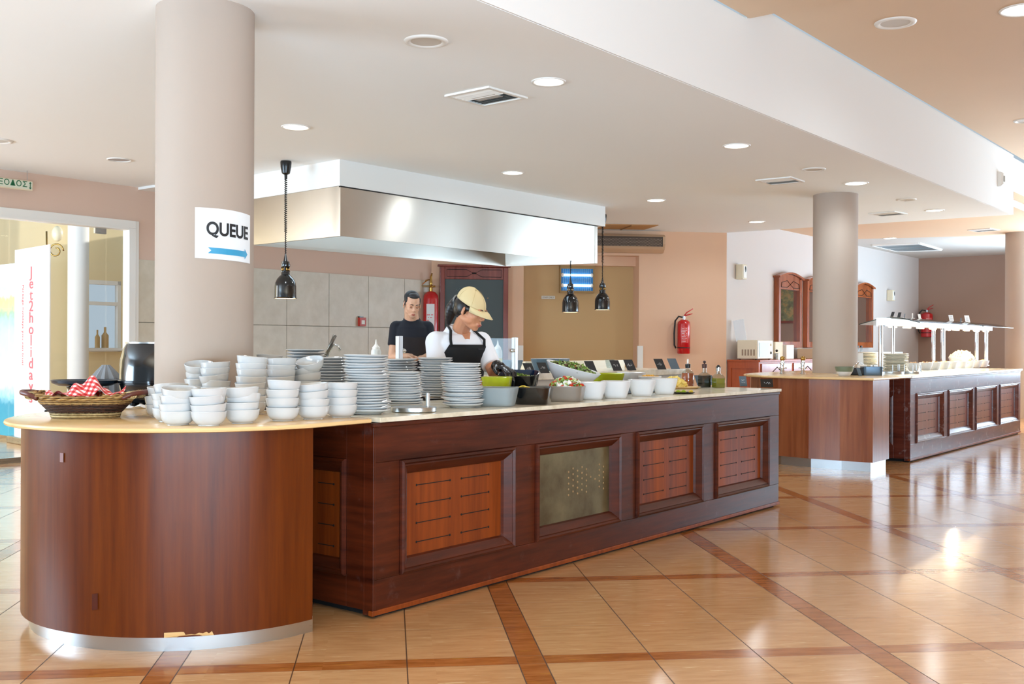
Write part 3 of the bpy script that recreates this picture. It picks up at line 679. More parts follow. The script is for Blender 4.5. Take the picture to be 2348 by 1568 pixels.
# motion sensor on the fascia
u_, e_ = un(2290, 412); tL = (u_*FP.y-FP.x)/(A2.x-u_*A2.y); pp = fa(tL); sz = H+e_*pp.y
Fs = frame((pp.x, pp.y))
o = root('motion_sensor', (pp.x, pp.y, sz), 'small white motion sensor on the far part of the white fascia', 'sensor')
MB(Fs @ Matrix.Translation((0,0,sz))).loops([[(-.06,0,-.09),(.06,0,-.09),(.06,0,.09),(-.06,0,.09)], [(-.055,-.04,-.085),(.055,-.04,-.085),(.055,-.04,.085),(-.055,-.04,.085)], [(-.035,-.06,-.06),(.035,-.06,-.06),(.035,-.06,.06),(-.035,-.06,.06)]], False, True).build('housing', 'white_plastic', o)
MB(Fs @ Matrix.Translation((0,0,sz))).box(-.02,.03,-.064,-.058,-.03,.04).build('lens', 'black', o)
# ================================================================== heat lamps
def heat_lamp(x, y, zs, zc, label, top=True):
    o = root('heat_lamp', (x, y, zs), label, 'heat lamp', 'black pendant heat lamps')
    T = Matrix.Translation((x, y, 0)); r = .098
    sp_ = [(r*1.02, 0), (r*1.03, .006), (r*.98, .012), (r*.97, .11), (r*.92, .14), (r*.78, .172), (r*.55, .20), (r*.40, .212), (r*.37, .235)]
    MB(T @ Matrix.Translation((0,0,zs))).lathe(sp_+[(.0001, .236)], 40).build('shade', 'black_metal', o, smooth='auto')
    MB(T @ Matrix.Translation((0,0,zs))).lathe([(r*.98, .003), (r*.9, .06), (r*.7, .12), (.0001, .14)], 32).build('shade_inside', 'lamp_in', o, smooth=True)
    ns = MB(T @ Matrix.Translation((0,0,zs)))
    ns.cyl(r*.42, .236, .246, seg=24); ns.build('lower_collar', 'black_metal', o, smooth='auto')
    for k in range(6):
        a = 2*PI*k/6; MB(T @ Matrix.Translation((0,0,zs))).tube([(r*.32*math.cos(a), r*.32*math.sin(a), .244), (r*.32*math.cos(a), r*.32*math.sin(a), .282)], .006, 8).build('brass_spacer', 'brass', o, smooth=True)
    MB(T @ Matrix.Translation((0,0,zs))).lathe([(r*.16, .244), (r*.16, .28), (r*.40, .282), (r*.42, .29), (r*.42, .31), (r*.36, .313), (r*.36, .33), (r*.2, .335), (r*.14, .36), (.006, .40)], 24, cap=True).build('neck', 'black_metal', o, smooth='auto')
    z0 = zs+.39; z1 = zc-.16; pts = []; n = int((z1-z0)/.0185)
    for k in range(n*8+1):
        a = 2*PI*k/8; rr = .010 if z0+(z1-z0)*k/(n*8) > z0+.2 else .005
        pts.append((x+rr*math.cos(a), y+rr*math.sin(a), z0+(z1-z0)*k/(n*8)))
    MB().tube(pts, .0042, 5).build('coiled_cord', 'black', o, smooth=True)
    if top:
        MB(T @ Matrix.Translation((0,0,zc))).lathe([(.048, -.006), (.05, -.02), (.047, -.06), (.036, -.115), (.014, -.128), (.012, -.165), (.003, -.17)], 28).build('ceiling_cup', 'black', o, smooth='auto')
        MB(T @ Matrix.Translation((0,0,zc))).cyl(.044, -.008, 0, seg=28).build('mount_plate', 'chrome', o)
    l = light('heat_lamp_bulb', 'SPOT', (x, y, zs-.01), 14, (1, .8, .55), .05, None, (0, 0, -1), 1.9)
heat_lamp(-2.03, 9.47, 1.555, ZC, 'black pendant heat lamp on a coiled cord at the left of the hood')
heat_lamp(.68, 12.35, 1.53, 2.53, 'black heat lamp hanging under the hood in front of the blue insect light')
heat_lamp(1.13, 13.25, 1.59, ZC, 'black heat lamp at the right end of the hood, right of the blue insect light')
# ================================================================== things on the walls
def cylinder_ext(nm, T, r, h, label, grp=None, big=False, face=-1):
    o = root(nm, T.translation, label, 'fire extinguisher', grp)
    MB(T).lathe([(.0001, 0), (r*.9, 0), (r, .012), (r, h*.86), (r*.93, h*.93), (r*.6, h*.985), (r*.25, h)], 36).build('cylinder', 'red', o, smooth='auto')
    MB(T).lathe([(r*1.004, h*.16), (r*1.012, h*.165), (r*1.012, h*.185), (r*1.004, h*.19)], 36).build('strap', 'rubber', o, smooth='auto')
    MB(T).cyl(r*.24, h-.005, h+.05, seg=16).build('valve', 'brass' if big else 'chrome', o)
    if not big:
        MB(T).tube([(0,0,h+.04), (.03,-.01,h+.06), (.12,-.03,h+.085)], [.010,.010,.006], 8).tube([(0,0,h+.05), (.04,-.01,h+.10), (.13,-.02,h+.155)], [.008,.009,.006], 8).build('lever', 'red', o, smooth=True)
        MB(T).tube([(-.01,0,h+.03), (-r*.8,0,h+.045), (-r*1.35,-.01,h-.02), (-r*1.5,-.01,h*.6), (-r*1.45,0,h*.25), (-r*1.2,0,h*.16)], .012, 8).build('hose', 'rubber', o, smooth=True)
    vs = []; 
    a0, a1 = (-2.1, -1.0)
    m = MB(T)
    for k in range(9):
        a = a0+(a1-a0)*k/8; vs += [(r*1.004*math.cos(a), r*1.004*math.sin(a), h*.32), (r*1.004*math.cos(a), r*1.004*math.sin(a), h*.78)]
    m.add(vs, [(2*k, 2*k+2, 2*k+3, 2*k+1) for k in range(8)])
    lb = m.build('label', pl('red_label', '#d8463f', .4) if not big else 'paper', o, fix=False)
    m = MB(T)
    for j in range(9 if not big else 6):
        z = h*(.35+.047*j); w_ = .9 if j % 3 else .6
        for k in range(6):
            if random.random() < .2: continue
            a = a0+.08+(a1-a0-.16)*k/6*w_; a2_ = a+.11
            m.add([(r*1.008*math.cos(a), r*1.008*math.sin(a), z), (r*1.008*math.cos(a2_), r*1.008*math.sin(a2_), z), (r*1.008*math.cos(a2_), r*1.008*math.sin(a2_), z+h*.014), (r*1.008*math.cos(a), r*1.008*math.sin(a), z+h*.014)], [(0,1,2,3)])
    m.build('print', 'paper' if not big else 'red_ink', lb, fix=False)
    return o
def on_w1(px, off):                      # point in front of the salmon wall
    a, _ = un(px, 700); q = W1a-n1*off; t_ = (a*q.y-q.x)/(d1.x-a*d1.y); return q+d1*t_
p = on_w1(1568, .12); zb = H+un(1568, 811)[1]*p.y
cylinder_ext('fire_extinguisher', Matrix.Translation((p.x, p.y, zb)), .092, .49, 'red fire extinguisher with printed label on the salmon wall left of the sideboard')
q4 = F4 @ Vector((.0, 0, 0))
p = V2(w2e.x, w2e.y)+N2*.22-A2*.16
cylinder_ext('fire_extinguisher', Matrix.Translation((p.x, p.y, 1.34)), .12, .52, 'far red fire extinguisher in the mauve wall corner, behind the heated display')
p = on_w1(988, .16); zb = 1.08
big = cylinder_ext('suppression_cylinder', Matrix.Translation((p.x, p.y, zb)), .105, .80, 'tall red fire suppression cylinder with brass valve beside the chalkboard', big=True)
T = Matrix.Translation((p.x, p.y, zb+.8))
MB(T).tube([(0,0,.03),(0,0,.12),(.0,0,.2),(.015,0,.25)], [.025,.02,.015,.008], 10).tube([(0,0,.06),(.06,0,.07)], .012, 8).tube([(-.02,0,.16),(-.07,-.01,.15),(-.08,-.01,.13)], .008, 8).build('valve_head', 'brass', big, smooth=True)
MB(T).tube([(0,0,.07),(-.10,0,.07),(-.2,0,.10),(-.26,.03,.2),(-.27,.05,.34),(-.27,.05,.7)], .014, 10).build('pipe', pl('tan_pipe', '#a58a62', .5), big, smooth=True)
MB(T).tube([(-.24,.05,-.9),(-.24,.05,-.1),(-.22,.04,.02),(-.14,.0,.08),(-.04,0,.16)], .007, 8).build('orange_tube', pl('orange_hose', '#cf7a3a', .5), big, smooth=True)
MB(Matrix.Translation((p.x,p.y,zb))).lathe([(.1065,.17),(.109,.175),(.109,.20),(.1065,.205)],36).build('strap','rubber',big)
# chalkboard cabinet
b0, b1 = on_w1(1008, .06), on_w1(1165, .06); yb = (b0.y+b1.y)/2
zt = 1.151+yb*(790-608)/2426
Fb = Matrix.Translation((b0.x, b0.y, 0)) @ Matrix.Rotation(math.atan2(d1.y, d1.x), 4, 'Z'); Wb = (b1-b0).length
o = root('chalkboard', (b0.x, b0.y, .35), 'tall dark chalkboard in a carved red-brown wooden frame behind the people', 'chalkboard')
fr = MB(Fb); fr.box(0,.07,-.02,.04,.35,zt-.03).box(Wb-.07,Wb,-.02,.04,.35,zt-.03).box(.07,Wb-.07,-.012,.04,zt-.20,zt-.03).box(.07,Wb-.07,-.012,.04,.35,.45).box(-.03,Wb+.03,-.045,.04,zt-.03,zt)
fr.build('frame', 'w_board', o, bevel=.006)
MB(Fb).box(.07,Wb-.07,.0,.02,.45,zt-.2).build('board', pl('chalkboard_slate', '#4d5a5c', .6), o)
cv = MB(Fb); W_ = Wb-.16; zm = zt-.115
cv.tube([(.1,-.014,zm-.05),(.1,-.014,zm+.05),(.1+W_*.34,-.014,zm+.05),(.1+W_*.46,-.014,zm),(.1+W_*.34,-.014,zm-.05)], .0035, 5, True)
cv.tube([(.06+W_,-.014,zm-.05),(.06+W_,-.014,zm+.05),(.06+W_*.66,-.014,zm+.05),(.06+W_*.54,-.014,zm),(.06+W_*.66,-.014,zm-.05)], .0035, 5, True)
for dx in (-.02,0,.02): cv.ell((.08+W_*.5+dx,-.014,zm),(.012,.004,.012),10,6)
cv.build('carving', 'recess_shade', o)
def scribble(T, w_, h_, rows, rad, seed, depth=0):
    rnd = random.Random(seed); m = MB(T)
    for j in range(rows):
        z = h_*(.5-(j+.5)/rows) ; x = -w_/2+rnd.random()*w_*.15; pts = []
        while x < w_/2*(.7+.3*rnd.random()):
            pts.append((x, -depth, z+rnd.uniform(-.32,.32)*h_/rows)); x += w_*.035+rnd.random()*w_*.03
            if rnd.random() < .14 and len(pts) > 2: m.tube(pts, rad, 4); pts = []; x += w_*.06
        if len(pts) > 2: m.tube(pts, rad, 4)
    return m
scribble(Fb @ Matrix.Translation((.07+.33, -.003, zt-.42)), .42, .22, 3, .0016, 5).build('chalk_writing', pl('faint_chalk', '#8fa09f', .9), o)
# red call point, insect light, small sign
def left_wall_pt(px, py):
    u_ = Lpx(px); q = la(u_); return u_, H+un(px, py)[1]*q.y
u_, z_ = left_wall_pt(826, 738)
o = root('fire_call_point', tuple(FL @ Vector((u_, -.03, z_-.06))), 'small red fire call point box on the beige wall tiles', 'fire call point')
MB(FL).box(u_-.055,u_+.055,-.055,-.012,z_-.055,z_+.055).build('box','red_box',o,bevel=.004); MB(FL).box(u_-.028,u_+.028,-.058,-.054,z_-.03,z_+.02).build('glass_window','white_plastic',o)
MB(FL).box(u_-.05,u_+.02,-.04,-.012,z_+.055,z_+.07).build('conduit','black',o)
def recess_pt(px, py):
    a, _ = un(px, 700); q = oa+n1*.29; t_ = (a*q.y-q.x)/(d1.x-a*d1.y); q = q+d1*t_; return q, H+un(px, py)[1]*q.y
Fr = lambda q, z: Matrix.Translation((q.x, q.y, z)) @ Matrix.Rotation(math.atan2(d1.y, d1.x), 4, 'Z')
q, z_ = recess_pt(1321, 642); T = Fr(q, z_); s = 15.4/2426
o = root('insect_light', (q.x, q.y, z_-.17), 'wall mounted insect light with two glowing blue-white tubes in the recess', 'insect light')
hw, hh = 37*s, 25*s
MB(T).box(-hw,hw,-.05,0,-hh,hh).build('back_grid','uv_back',o)
fr = MB(T); fr.box(-hw-.02,hw+.02,-.10,0,hh,hh+.05).box(-hw-.02,hw+.02,-.07,0,-hh-.03,-hh).box(-hw-.02,-hw,-.07,0,-hh,hh).box(hw,hw+.02,-.07,0,-hh,hh); fr.build('housing',pl('tan_housing','#a0804f',.5),o)
for zz in (.42,-.52): MB(T).tube([(-hw+.03,-.07,hh*zz),(hw-.03,-.07,hh*zz)],.016,10).build('tube','uv',o,smooth=True)
g = MB(T)
for k in range(15): x = -hw+.03+(2*hw-.06)*k/14; g.box(x-.002,x+.002,-.053,-.051,-hh,hh)
g.build('wires','steel',o)
for sx in (-1,1):
    for zz in (.42,-.52): MB(T).ell((sx*(hw-.02),-.07,hh*zz),(.022,.022,.03),10,8).build('tube_holder','white_plastic',o,smooth=True)
q, z_ = recess_pt(1257, 682); T = Fr(q, z_)
o = root('door_sign', (q.x,q.y,z_-.03), 'small white STAFF ONLY sign plate on the tan recess panel', 'sign')
MB(T).box(-.10,.10,-.004,0,-.024,.024).build('plate',pl('sign_plate','#d8d4c8',.4),o)
v, f = text_mb('STAFF ONLY', .03); MB(T @ Matrix.Rotation(PI/2,4,'X')).add([(x,y,.005) for x,y,_ in v], f).build('lettering', pl('sign_ink','#8a8272',.6), o, fix=False)
# air curtain
q0, q1 = on_w1(1368,.0), on_w1(1516,.0); T = Matrix.Translation((q1.x,q1.y,0)) @ Matrix.Rotation(math.atan2(d1.y,d1.x),4,'Z')
zt_, zb_ = H+un(1500,541)[1]*q1.y, H+un(1500,582)[1]*q1.y; Lq = 1.25
o = root('air_curtain', tuple(T @ Vector((-.6,-.1,zb_))), 'long horizontal air curtain unit with perforated dark grille above the recess', 'air curtain')
def qprof(y0, r, n=8): return [(-r*math.sin(PI/2*k/n) , zb_+.0+r*(1-math.cos(PI/2*k/n))) for k in range(n+1)]
pr = [(0, zb_), (-.10, zb_), (-.17, zb_+.05), (-.20, zb_+.12), (-.20, zt_-.03), (-.16, zt_), (0, zt_)]
MB(T).loops([[(-Lq, y, z) for y, z in pr], [(0, y, z) for y, z in pr]], True, True).build('casing', pl('tan_metal','#c9a98a',.4,.2), o, bevel=.004)
MB(T).box(-Lq+.03,-.04,-.205,-.199,zb_+.085,zt_-.035).build('grille',pl('dark_grille','#4c3c30',.5),o)
g = MB(T)
for i in range(56):
    for j in range(6):
        x = -Lq+.05+i*.0205+(.01 if j%2 else 0); z = zb_+.095+j*.019
        if z < zt_-.04 and x < -.05: g.box(x-.004,x+.004,-.2065,-.2045,z-.003,z+.003)
g.build('perforation',pl('grille_dot_tan','#c9b7a2',.4),o)  # pale tan dots over the dark grille
# ================================================================== right-hand pale wall: sideboard, mirrors, boxes
def w2u(px, d=0):
    a, _ = un(px, 700); o_ = F3 @ Vector((0, -d, 0)); return (a*o_.y-o_.x)/(A2.x-a*A2.y)
def w2z(px, py, d=0):
    u_ = w2u(px, d); q = F3 @ Vector((u_, -d, 0)); return H+un(px, py)[1]*q.y
zs_ = .945
sb = root('sideboard', tuple(F3 @ Vector((1.3,-.25,0))), 'orange-brown wooden sideboard with carved drawer fronts under the mirrors', 'sideboard')
MB(F3).box(.03,4.6,-.50,-.005,.05,zs_-.03).build('carcass','w_side',sb)
MB(F3).box(.01,4.62,-.525,-.005,zs_-.03,zs_).build('top','w_side',sb,bevel=.004)
MB(F3).box(.015,.03,-.50,-.44,.05,zs_-.03).box(.015,.03,-.07,-.01,.05,zs_-.03).box(.015,.03,-.44,-.07,zs_-.12,zs_-.03).build('side_stiles','w_side',sb)
MB(F3).box(.06,4.57,-.48,-.02,0,.05).build('plinth','recess_shade',sb)
mpan = wood('glossy_drawer_wood','#8c4338','#b06e62',(8,8,8),.7,.22)
for k in range(4):
    x0 = .09+k*1.12
    d_ = MB(F3).box(x0,x0+1.04,-.515,-.50,zs_-.27,zs_-.055).build('drawer',mpan,sb,bevel=.004)
    c = MB(F3); zc_ = zs_-.16; xm = x0+.52
    c.tube([(x0+.06,-.517,zc_-.06),(xm-.25,-.517,zc_-.06),(xm,-.517,zc_+.05),(xm+.25,-.517,zc_-.06),(x0+.98,-.517,zc_-.06)],.006,5).build('carving','recess_shade',d_)
    MB(F3).box(x0,x0+1.04,-.515,-.50,.09,zs_-.30).build('door',mpan,sb,bevel=.004)
def mirror(u0, u1, z0, z1, label):
    o = root('framed_mirror', tuple(F3 @ Vector(((u0+u1)/2,-.04,z0))), label, 'mirror', 'arched wooden mirrors on the pale wall')
    d = .09; W = u1-u0; n = 12
    arch = [(u0+W*k/n, z1-.07+.07*math.sin(PI*k/n)) for k in range(n+1)]
    f = MB(F3); f.box(u0,u0+.075,-d,-.003,z0,z1-.07).box(u1-.075,u1,-d,-.003,z0,z1-.07).box(u0+.075,u1-.075,-d,-.003,z0,z0+.10)
    f.build('stiles','w_mirror',o,bevel=.006)
    tp = [(u1-.0,z1-.23),(u0+.0,z1-.23)]
    L_ = [(x,-d+.012,z) for x,z in [(u0+.075,z1-.25)]+[(u1-.075,z1-.25)]+[(min(max(x,u0+.075),u1-.075),z-.01) for x,z in arch[::-1]]]
    L2_ = [(x,-.003,z) for x,_,z in L_]
    MB(F3).loops([L_,L2_],True,True).build('header','w_mirror',o)
    a3 = [(x,-d-.03,z) for x,z in arch]
    m = MB(F3); m.loops([[(x,-d-.03,z-.005),(x,-d-.03,z+.025),(x,-.003,z+.025),(x,-.003,z-.005)] for x,z in [(u0-.03,arch[0][1])]+arch+[(u1+.03,arch[-1][1])]],True,True).build('cornice','w_mirror',o)
    zc_ = z1-.17; xm = (u0+u1)/2
    c = MB(F3); c.tube([(u0+.10,-d+.008,zc_-.05),(u0+.12,-d+.008,zc_+.02),(xm-.12,-d+.008,zc_+.06),(xm,-d+.008,zc_),(xm-.12,-d+.008,zc_-.05)],.005,5,True)
    c.tube([(u1-.10,-d+.008,zc_-.05),(u1-.12,-d+.008,zc_+.02),(xm+.12,-d+.008,zc_+.06),(xm,-d+.008,zc_),(xm+.12,-d+.008,zc_-.05)],.005,5,True).build('carving','recess_shade',o)
    MB(F3).box(u0+.07,u1-.07,-.03,-.02,z0+.09,z1-.22).build('glass','mirror',o)
mirror(1.62, 2.52, 1.12, 2.30, 'arched wooden mirror reflecting a flower painting, above the far sideboard')
mirror(2.75, 3.65, 1.12, 2.30, 'arched wooden mirror partly hidden by the left edge of the second column')
mirror(4.95, 5.86, 1.12, 2.30, 'arched wooden mirror seen just right of the second column')
o = root('wall_painting', tuple(F4 @ Vector((3.7,-.02,1.73))), 'framed flower painting on the mauve end wall, seen in the mirror', 'painting')
MB(F4).box(2.6,4.0,-.03,-.005,1.72,2.53).build('canvas','painting',o)
MB(F4).box(2.55,4.05,-.05,-.002,1.67,1.72).box(2.55,4.05,-.05,-.002,2.53,2.58).box(2.55,2.6,-.05,-.002,1.72,2.53).box(4.0,4.05,-.05,-.002,1.72,2.53).build('frame','w_board',o)
def wall_box(px0, px1, py0, py1, label, nm='wall_alarm_box'):
    u0 = w2u(px0,.12); z1 = w2z(px0,py0,.1); z0 = w2z(px0,py1,.1)
    o = root(nm, tuple(F3 @ Vector((u0+.06,-.06,z0))), label, 'alarm box', 'white boxes on the pale wall')
    MB(F3).box(u0,u0+.14,-.12,-.004,z0,z1).build('housing','cream',o,bevel=.01)
    MB(F3).box(u0+.02,u0+.12,-.126,-.12,z0+.02,z1-.02).build('front','white_plastic',o,bevel=.004)
    MB(F3).ell((u0+.08,-.127,z1-.07),(.02,.006,.045),10,8).build('indicator','black',o)
wall_box(1703,1717,606,640,'cream alarm box high on the pale wall above the microwave')
wall_box(2047,2057,665,690,'small cream alarm box on the far pale wall above the heated display')
# microwave and the things around it
mu0 = w2u(1681,.42)+.02
mz1 = zs_+.30; T = F3 @ Matrix.Translation((.10,0,zs_))
o = root('microwave_oven', tuple(F3 @ Vector((.4,-.25,zs_))), 'cream microwave oven with a dark glass door on the sideboard', 'microwave')
MB(T).box(0,.52,-.43,-.12,.012,.285).build('casing','cream',o,bevel=.012)
MB(T).box(.01,.51,-.445,-.43,.018,.28).build('door','white_plastic',o,bevel=.004)
MB(T).box(.04,.37,-.449,-.444,.045,.25).build('door_window',pl('dark_door_glass','#2a3942',.08),o)
MB(T).ell((.44,-.447,.22),(.02,.012,.02),12,8).build('knob','cream',o,smooth=True); MB(T).ell((.44,-.447,.10),(.02,.012,.02),12,8).build('knob','black',o,smooth=True)
for k in range(5): MB(T).box(-.002,.002,-.40+k*.045,-.375+k*.045,.06,.15).build('vent_slot',pl('vent_slot_brown','#a08b75',.7),o)
for x in (.04,.48):
    for y in (-.4,-.15): MB(T).cyl(.014,0,.014,(x,y),12).build('foot','rubber',o)
T2 = F3 @ Matrix.Translation((.17,-.24,zs_+.292)) 
o = MB(T2 @ Matrix.Rotation(-.18,4,'X')).box(0,.004,-.0,.17,0,.31).build('notice_card','paper'); tag(o,'upright white notice card leaning against the wall on the microwave','notice card')
def box_thing(nm, u0, u1, d0, d1, h, mat, label, cat): 
    o = MB(F3).box(u0,u1,-d1,-d0,zs_+.001,zs_+h).build(nm, mat, bevel=.008); return tag(o, label, cat)
box_thing('storage_canister',.80,.94,.12,.30,.26,'white_plastic','narrow white canister standing just right of the microwave','canister')
box_thing('cereal_box',1.02,1.30,.10,.30,.265,'cream','taller cream box on the sideboard below the first mirror','box')
box_thing('cereal_box',1.34,1.62,.10,.34,.22,'white_plastic','white box standing right behind the taller cream box','box')
box_thing('bread_bin',2.3,3.2,.10,.40,.16,'cream','low wide cream bin on the sideboard at the left edge of the column','bin')
o = root('glass_jar',tuple(F3 @ Vector((.78,-.43,zs_))),'small steel-banded glass jar in front of the white canister','jar')
MB(F3 @ Matrix.Translation((.78,-.43,zs_))).lathe([(.0001,0),(.045,0),(.045,.09),(.04,.095)],20).build('body','steel',o,smooth='auto'); MB(F3 @ Matrix.Translation((.78,-.43,zs_))).ell((0,0,.13),(.02,.02,.02),10,8).build('lid_knob','black',o)
# exit sign
u0_, u1_ = Lpx(-60), Lpx(60); zq1 = 2.695; zq0 = 2.60
o = root('exit_sign', tuple(FL @ Vector(((u0_+u1_)/2,-.1,zq0))), 'cream exit sign with green Greek letters hanging above the entrance', 'exit sign')
MB(FL).box(u0_,u1_,-.13,-.09,zq0,zq1).build('housing','cream',o,bevel=.012)
MB(FL).box(u0_+.01,u1_-.015,-.134,-.13,zq0+.012,zq1-.012).build('face',pl('sign_face','#d9dcc8',.4),o)
v, f = text_mb('ΕΞΟΔΟΣ', .075, 1.1); xs = [p_[0] for p_ in v]; 
uc = Lpx(25)
MB(FL @ Matrix.Translation((Lpx(45)-max(xs),-.135,(zq0+zq1)/2+.005)) @ Matrix.Rotation(PI/2,4,'X')).add([(x,y,0) for x,y,_ in v],f).build('lettering','green_ink',o,fix=False)
ar = MB(FL @ Matrix.Translation((Lpx(52),-.1355,(zq0+zq1)/2)))
ar.add([(-.004,0,-.03),(.004,0,-.03),(.004,0,.03),(-.004,0,.03)],[(0,1,2,3)]).add([(-.013,0,.018),(.013,0,.018),(0,0,.036)],[(0,1,2)]).add([(-.013,0,-.018),(.013,0,-.018),(0,0,-.036)],[(2,1,0)]).build('arrow','green_ink',o,fix=False)
MB(FL).tube([(Lpx(48),-.11,zq1),(Lpx(48),-.11,ZC)],.003,6).build('hanger','steel',o)
# queue notice taped round the column
px_, py_ = -1.52, 5.23; R = .2365
def colpt(x, z, r=R): return (px_+r*math.sin(x), py_-r*math.cos(x), z)
def col_angle(px):                       # angle on the column of the picture column px
    a, _ = un(px, 540); best = min((abs((px_+R*math.sin(t/200))/(py_-R*math.cos(t/200))-a), t/200) for t in range(-290, 291)); return best[1]
qa, qb = col_angle(447), col_angle(572.5)
def colz(y, ang=.6): return H+un(520, y)[1]*(py_-R*math.cos(ang))
z1a, z0a = colz(478), colz(593)
o = root('queue_notice', colpt((qa+qb)/2, z0a), 'white QUEUE notice with a blue arrow taped on the large pink column', 'notice')
def colsheet(a0, a1, z0, z1, r, nm, mat, par, n=24, wav=0):
    vs = []
    for k in range(n+1):
        a = a0+(a1-a0)*k/n; rr = r+wav*max(0, math.sin(k*1.9))*.5
        vs += [colpt(a, z0-.012*k/n, rr), colpt(a, z1-.015*(k/n)**2, rr)]
    return MB().add(vs, [(2*k, 2*k+2, 2*k+3, 2*k+1) for k in range(n)]).build(nm, mat, par, smooth=True, fix=False)
colsheet(qa, qb, z0a, z1a, R+.001, 'paper_sheet', 'paper', o, wav=.0015)
v, f = text_mb('QUEUE', .100, .98, bold=.028); xs = [a[0] for a in v]; x0, x1 = min(xs), max(xs); A0, A1 = col_angle(473), col_angle(567)
zmid = colz(526)
vs = [colpt(A0+(A1-A0)*(x-x0)/(x1-x0), zmid+y*.86-.010*(x-x0)/(x1-x0), R+.0035) for x, y, _ in v]
MB().add(vs, f).build('lettering', 'ink', o, fix=False)
ar = [(0,-.014),(0,.014),(.035,0)]
B0, B1 = col_angle(477), col_angle(566); zc_ = colz(575)
def aquad(t0, t1, h0, h1): 
    n = 10; vs = []
    for k in range(n+1):
        t_ = t0+(t1-t0)*k/n; h_ = h0+(h1-h0)*k/n; vs += [colpt(B0+(B1-B0)*t_, zc_-h_-.008*t_, R+.0035), colpt(B0+(B1-B0)*t_, zc_+h_-.008*t_, R+.0035)]
    return vs, [(2*k, 2*k+2, 2*k+3, 2*k+1) for k in range(n)]
m = MB(); m.add(*aquad(.07, .90, .014, .014)); m.add(*aquad(.90, 1.0, .025, .0005))
m.add([colpt(B0, zc_+.014, R+.0035), colpt(B0+(B1-B0)*.07, zc_+.014, R+.0035), colpt(B0+(B1-B0)*.07, zc_, R+.0035)], [(0,2,1)])
m.add([colpt(B0, zc_-.014, R+.0035), colpt(B0+(B1-B0)*.07, zc_, R+.0035), colpt(B0+(B1-B0)*.07, zc_-.014, R+.0035)], [(0,2,1)])
m.build('arrow', 'blue_ink', o, fix=False)
# roll-up banner and poster in the lobby
def panel(p0, p1, z0, z1, t, nm, mat, par=None, base=True):
    p0, p1 = V2(*p0), V2(*p1); d = (p1-p0).normalized(); n = V2(-d.y, d.x)*t
    return MB().prism([p0, p1, p1+n, p0+n], z0, z1).build(nm, mat, par, base=base)
bp0, bp1 = (-5.76, 12.25), (-5.03, 11.5)
o = root('roll_up_banner', ((bp0[0]+bp1[0])/2, (bp0[1]+bp1[1])/2, 0), 'tall white roll-up banner with stacked red letters beyond the entrance glass', 'banner')
panel(bp0, bp1, .08, 2.22, .012, 'banner_sheet', pl('banner_white', '#e9e9ea', .6), o)
db = (V2(*bp1)-V2(*bp0)).normalized(); Tb = Matrix.Translation((bp0[0], bp0[1], 0)) @ Matrix.Rotation(math.atan2(db.y, db.x), 4, 'Z')
MB(Tb).box(-.02,1.07,-.08,.08,0,.08).build('base', 'steel', o, bevel=.01)
pk = pl('faded_red_print', '#e2606c', .6)
for k, ch_ in enumerate('Jet2holidays'):
    v, f = text_mb(ch_, .20); MB(Tb @ Matrix.Translation((.52, -.004, 1.94-k*.128)) @ Matrix.Rotation(PI/2, 4, 'X')).add([(x*1.35, y*.86, 0) for x, y, _ in v], f).build('lettering', pk, o, fix=False)
v, f = text_mb('Package holidays you can trust', .075); 
MB(Tb @ Matrix.Translation((.27, -.004, 1.35)) @ Matrix.Rotation(PI/2, 4, 'X') @ Matrix.Rotation(-PI/2, 4, 'Z')).add([(x, y, 0) for x, y, _ in v], f).build('small_lettering', pk, o, fix=False)
def poster_mat():
    g = NG('beach_poster'); tc = g.node('ShaderNodeTexCoord'); sp_ = g.node('ShaderNodeSeparateXYZ'); g.link(tc.outputs['Object'], sp_.inputs[0])
    z = g.math('MULTIPLY', sp_.outputs[2], 1/2.0); n = g.noise(g.obj((6,6,6)), 2, 4)
    c = g.ramp(g.math('ADD', z, g.math('MULTIPLY', g.math('SUBTRACT', n, .5), .12)), (0, lin('#3f9fb8')), (.18, lin('#2f8fae')), (.3, lin('#bfeaf2')), (.62, lin('#a9e0ee')), (.72, lin('#8fb59a')), (.80, lin('#e9b98a')), (.86, lin('#aee6f2')), (1, lin('#c6eef6')))
    g.set(Base_Color=c, Roughness=.5); return g.m
o = panel((-6.25, 12.75), (-5.78, 12.35), .05, 2.08, .015, 'beach_poster', poster_mat()); tag(o, 'pale turquoise beach poster board left of the red-lettered banner', 'poster')
# wall lamp with curled bracket in the lobby
q = FL @ Vector((Lpx(128)+.9, 4.18, 2.25)); q = aty(128, 575, 13.6)
o = root('wall_lantern', q, 'pale curled metal wall lantern seen through the entrance glass', 'wall lamp')
m = MB(); pts = [(q.x+.10*math.cos(t/10*PI)*(1-t/40), q.y, q.z+.10*math.sin(t/10*PI)*(1-t/40)) for t in range(0, 26)]
m.tube(pts, .010, 6).build('scroll', 'brass', o, smooth=True); MB().tube([(q.x-.12, q.y, q.z+.25), (q.x-.11, q.y, q.z-.3)], .012, 6).build('post', 'brass', o, smooth=True)
MB().ell((q.x+.02, q.y, q.z+.22), (.07,.07,.10), 14, 10).build('shade', pl('lantern_glass', '#efe3c2', .3), o, smooth=True)
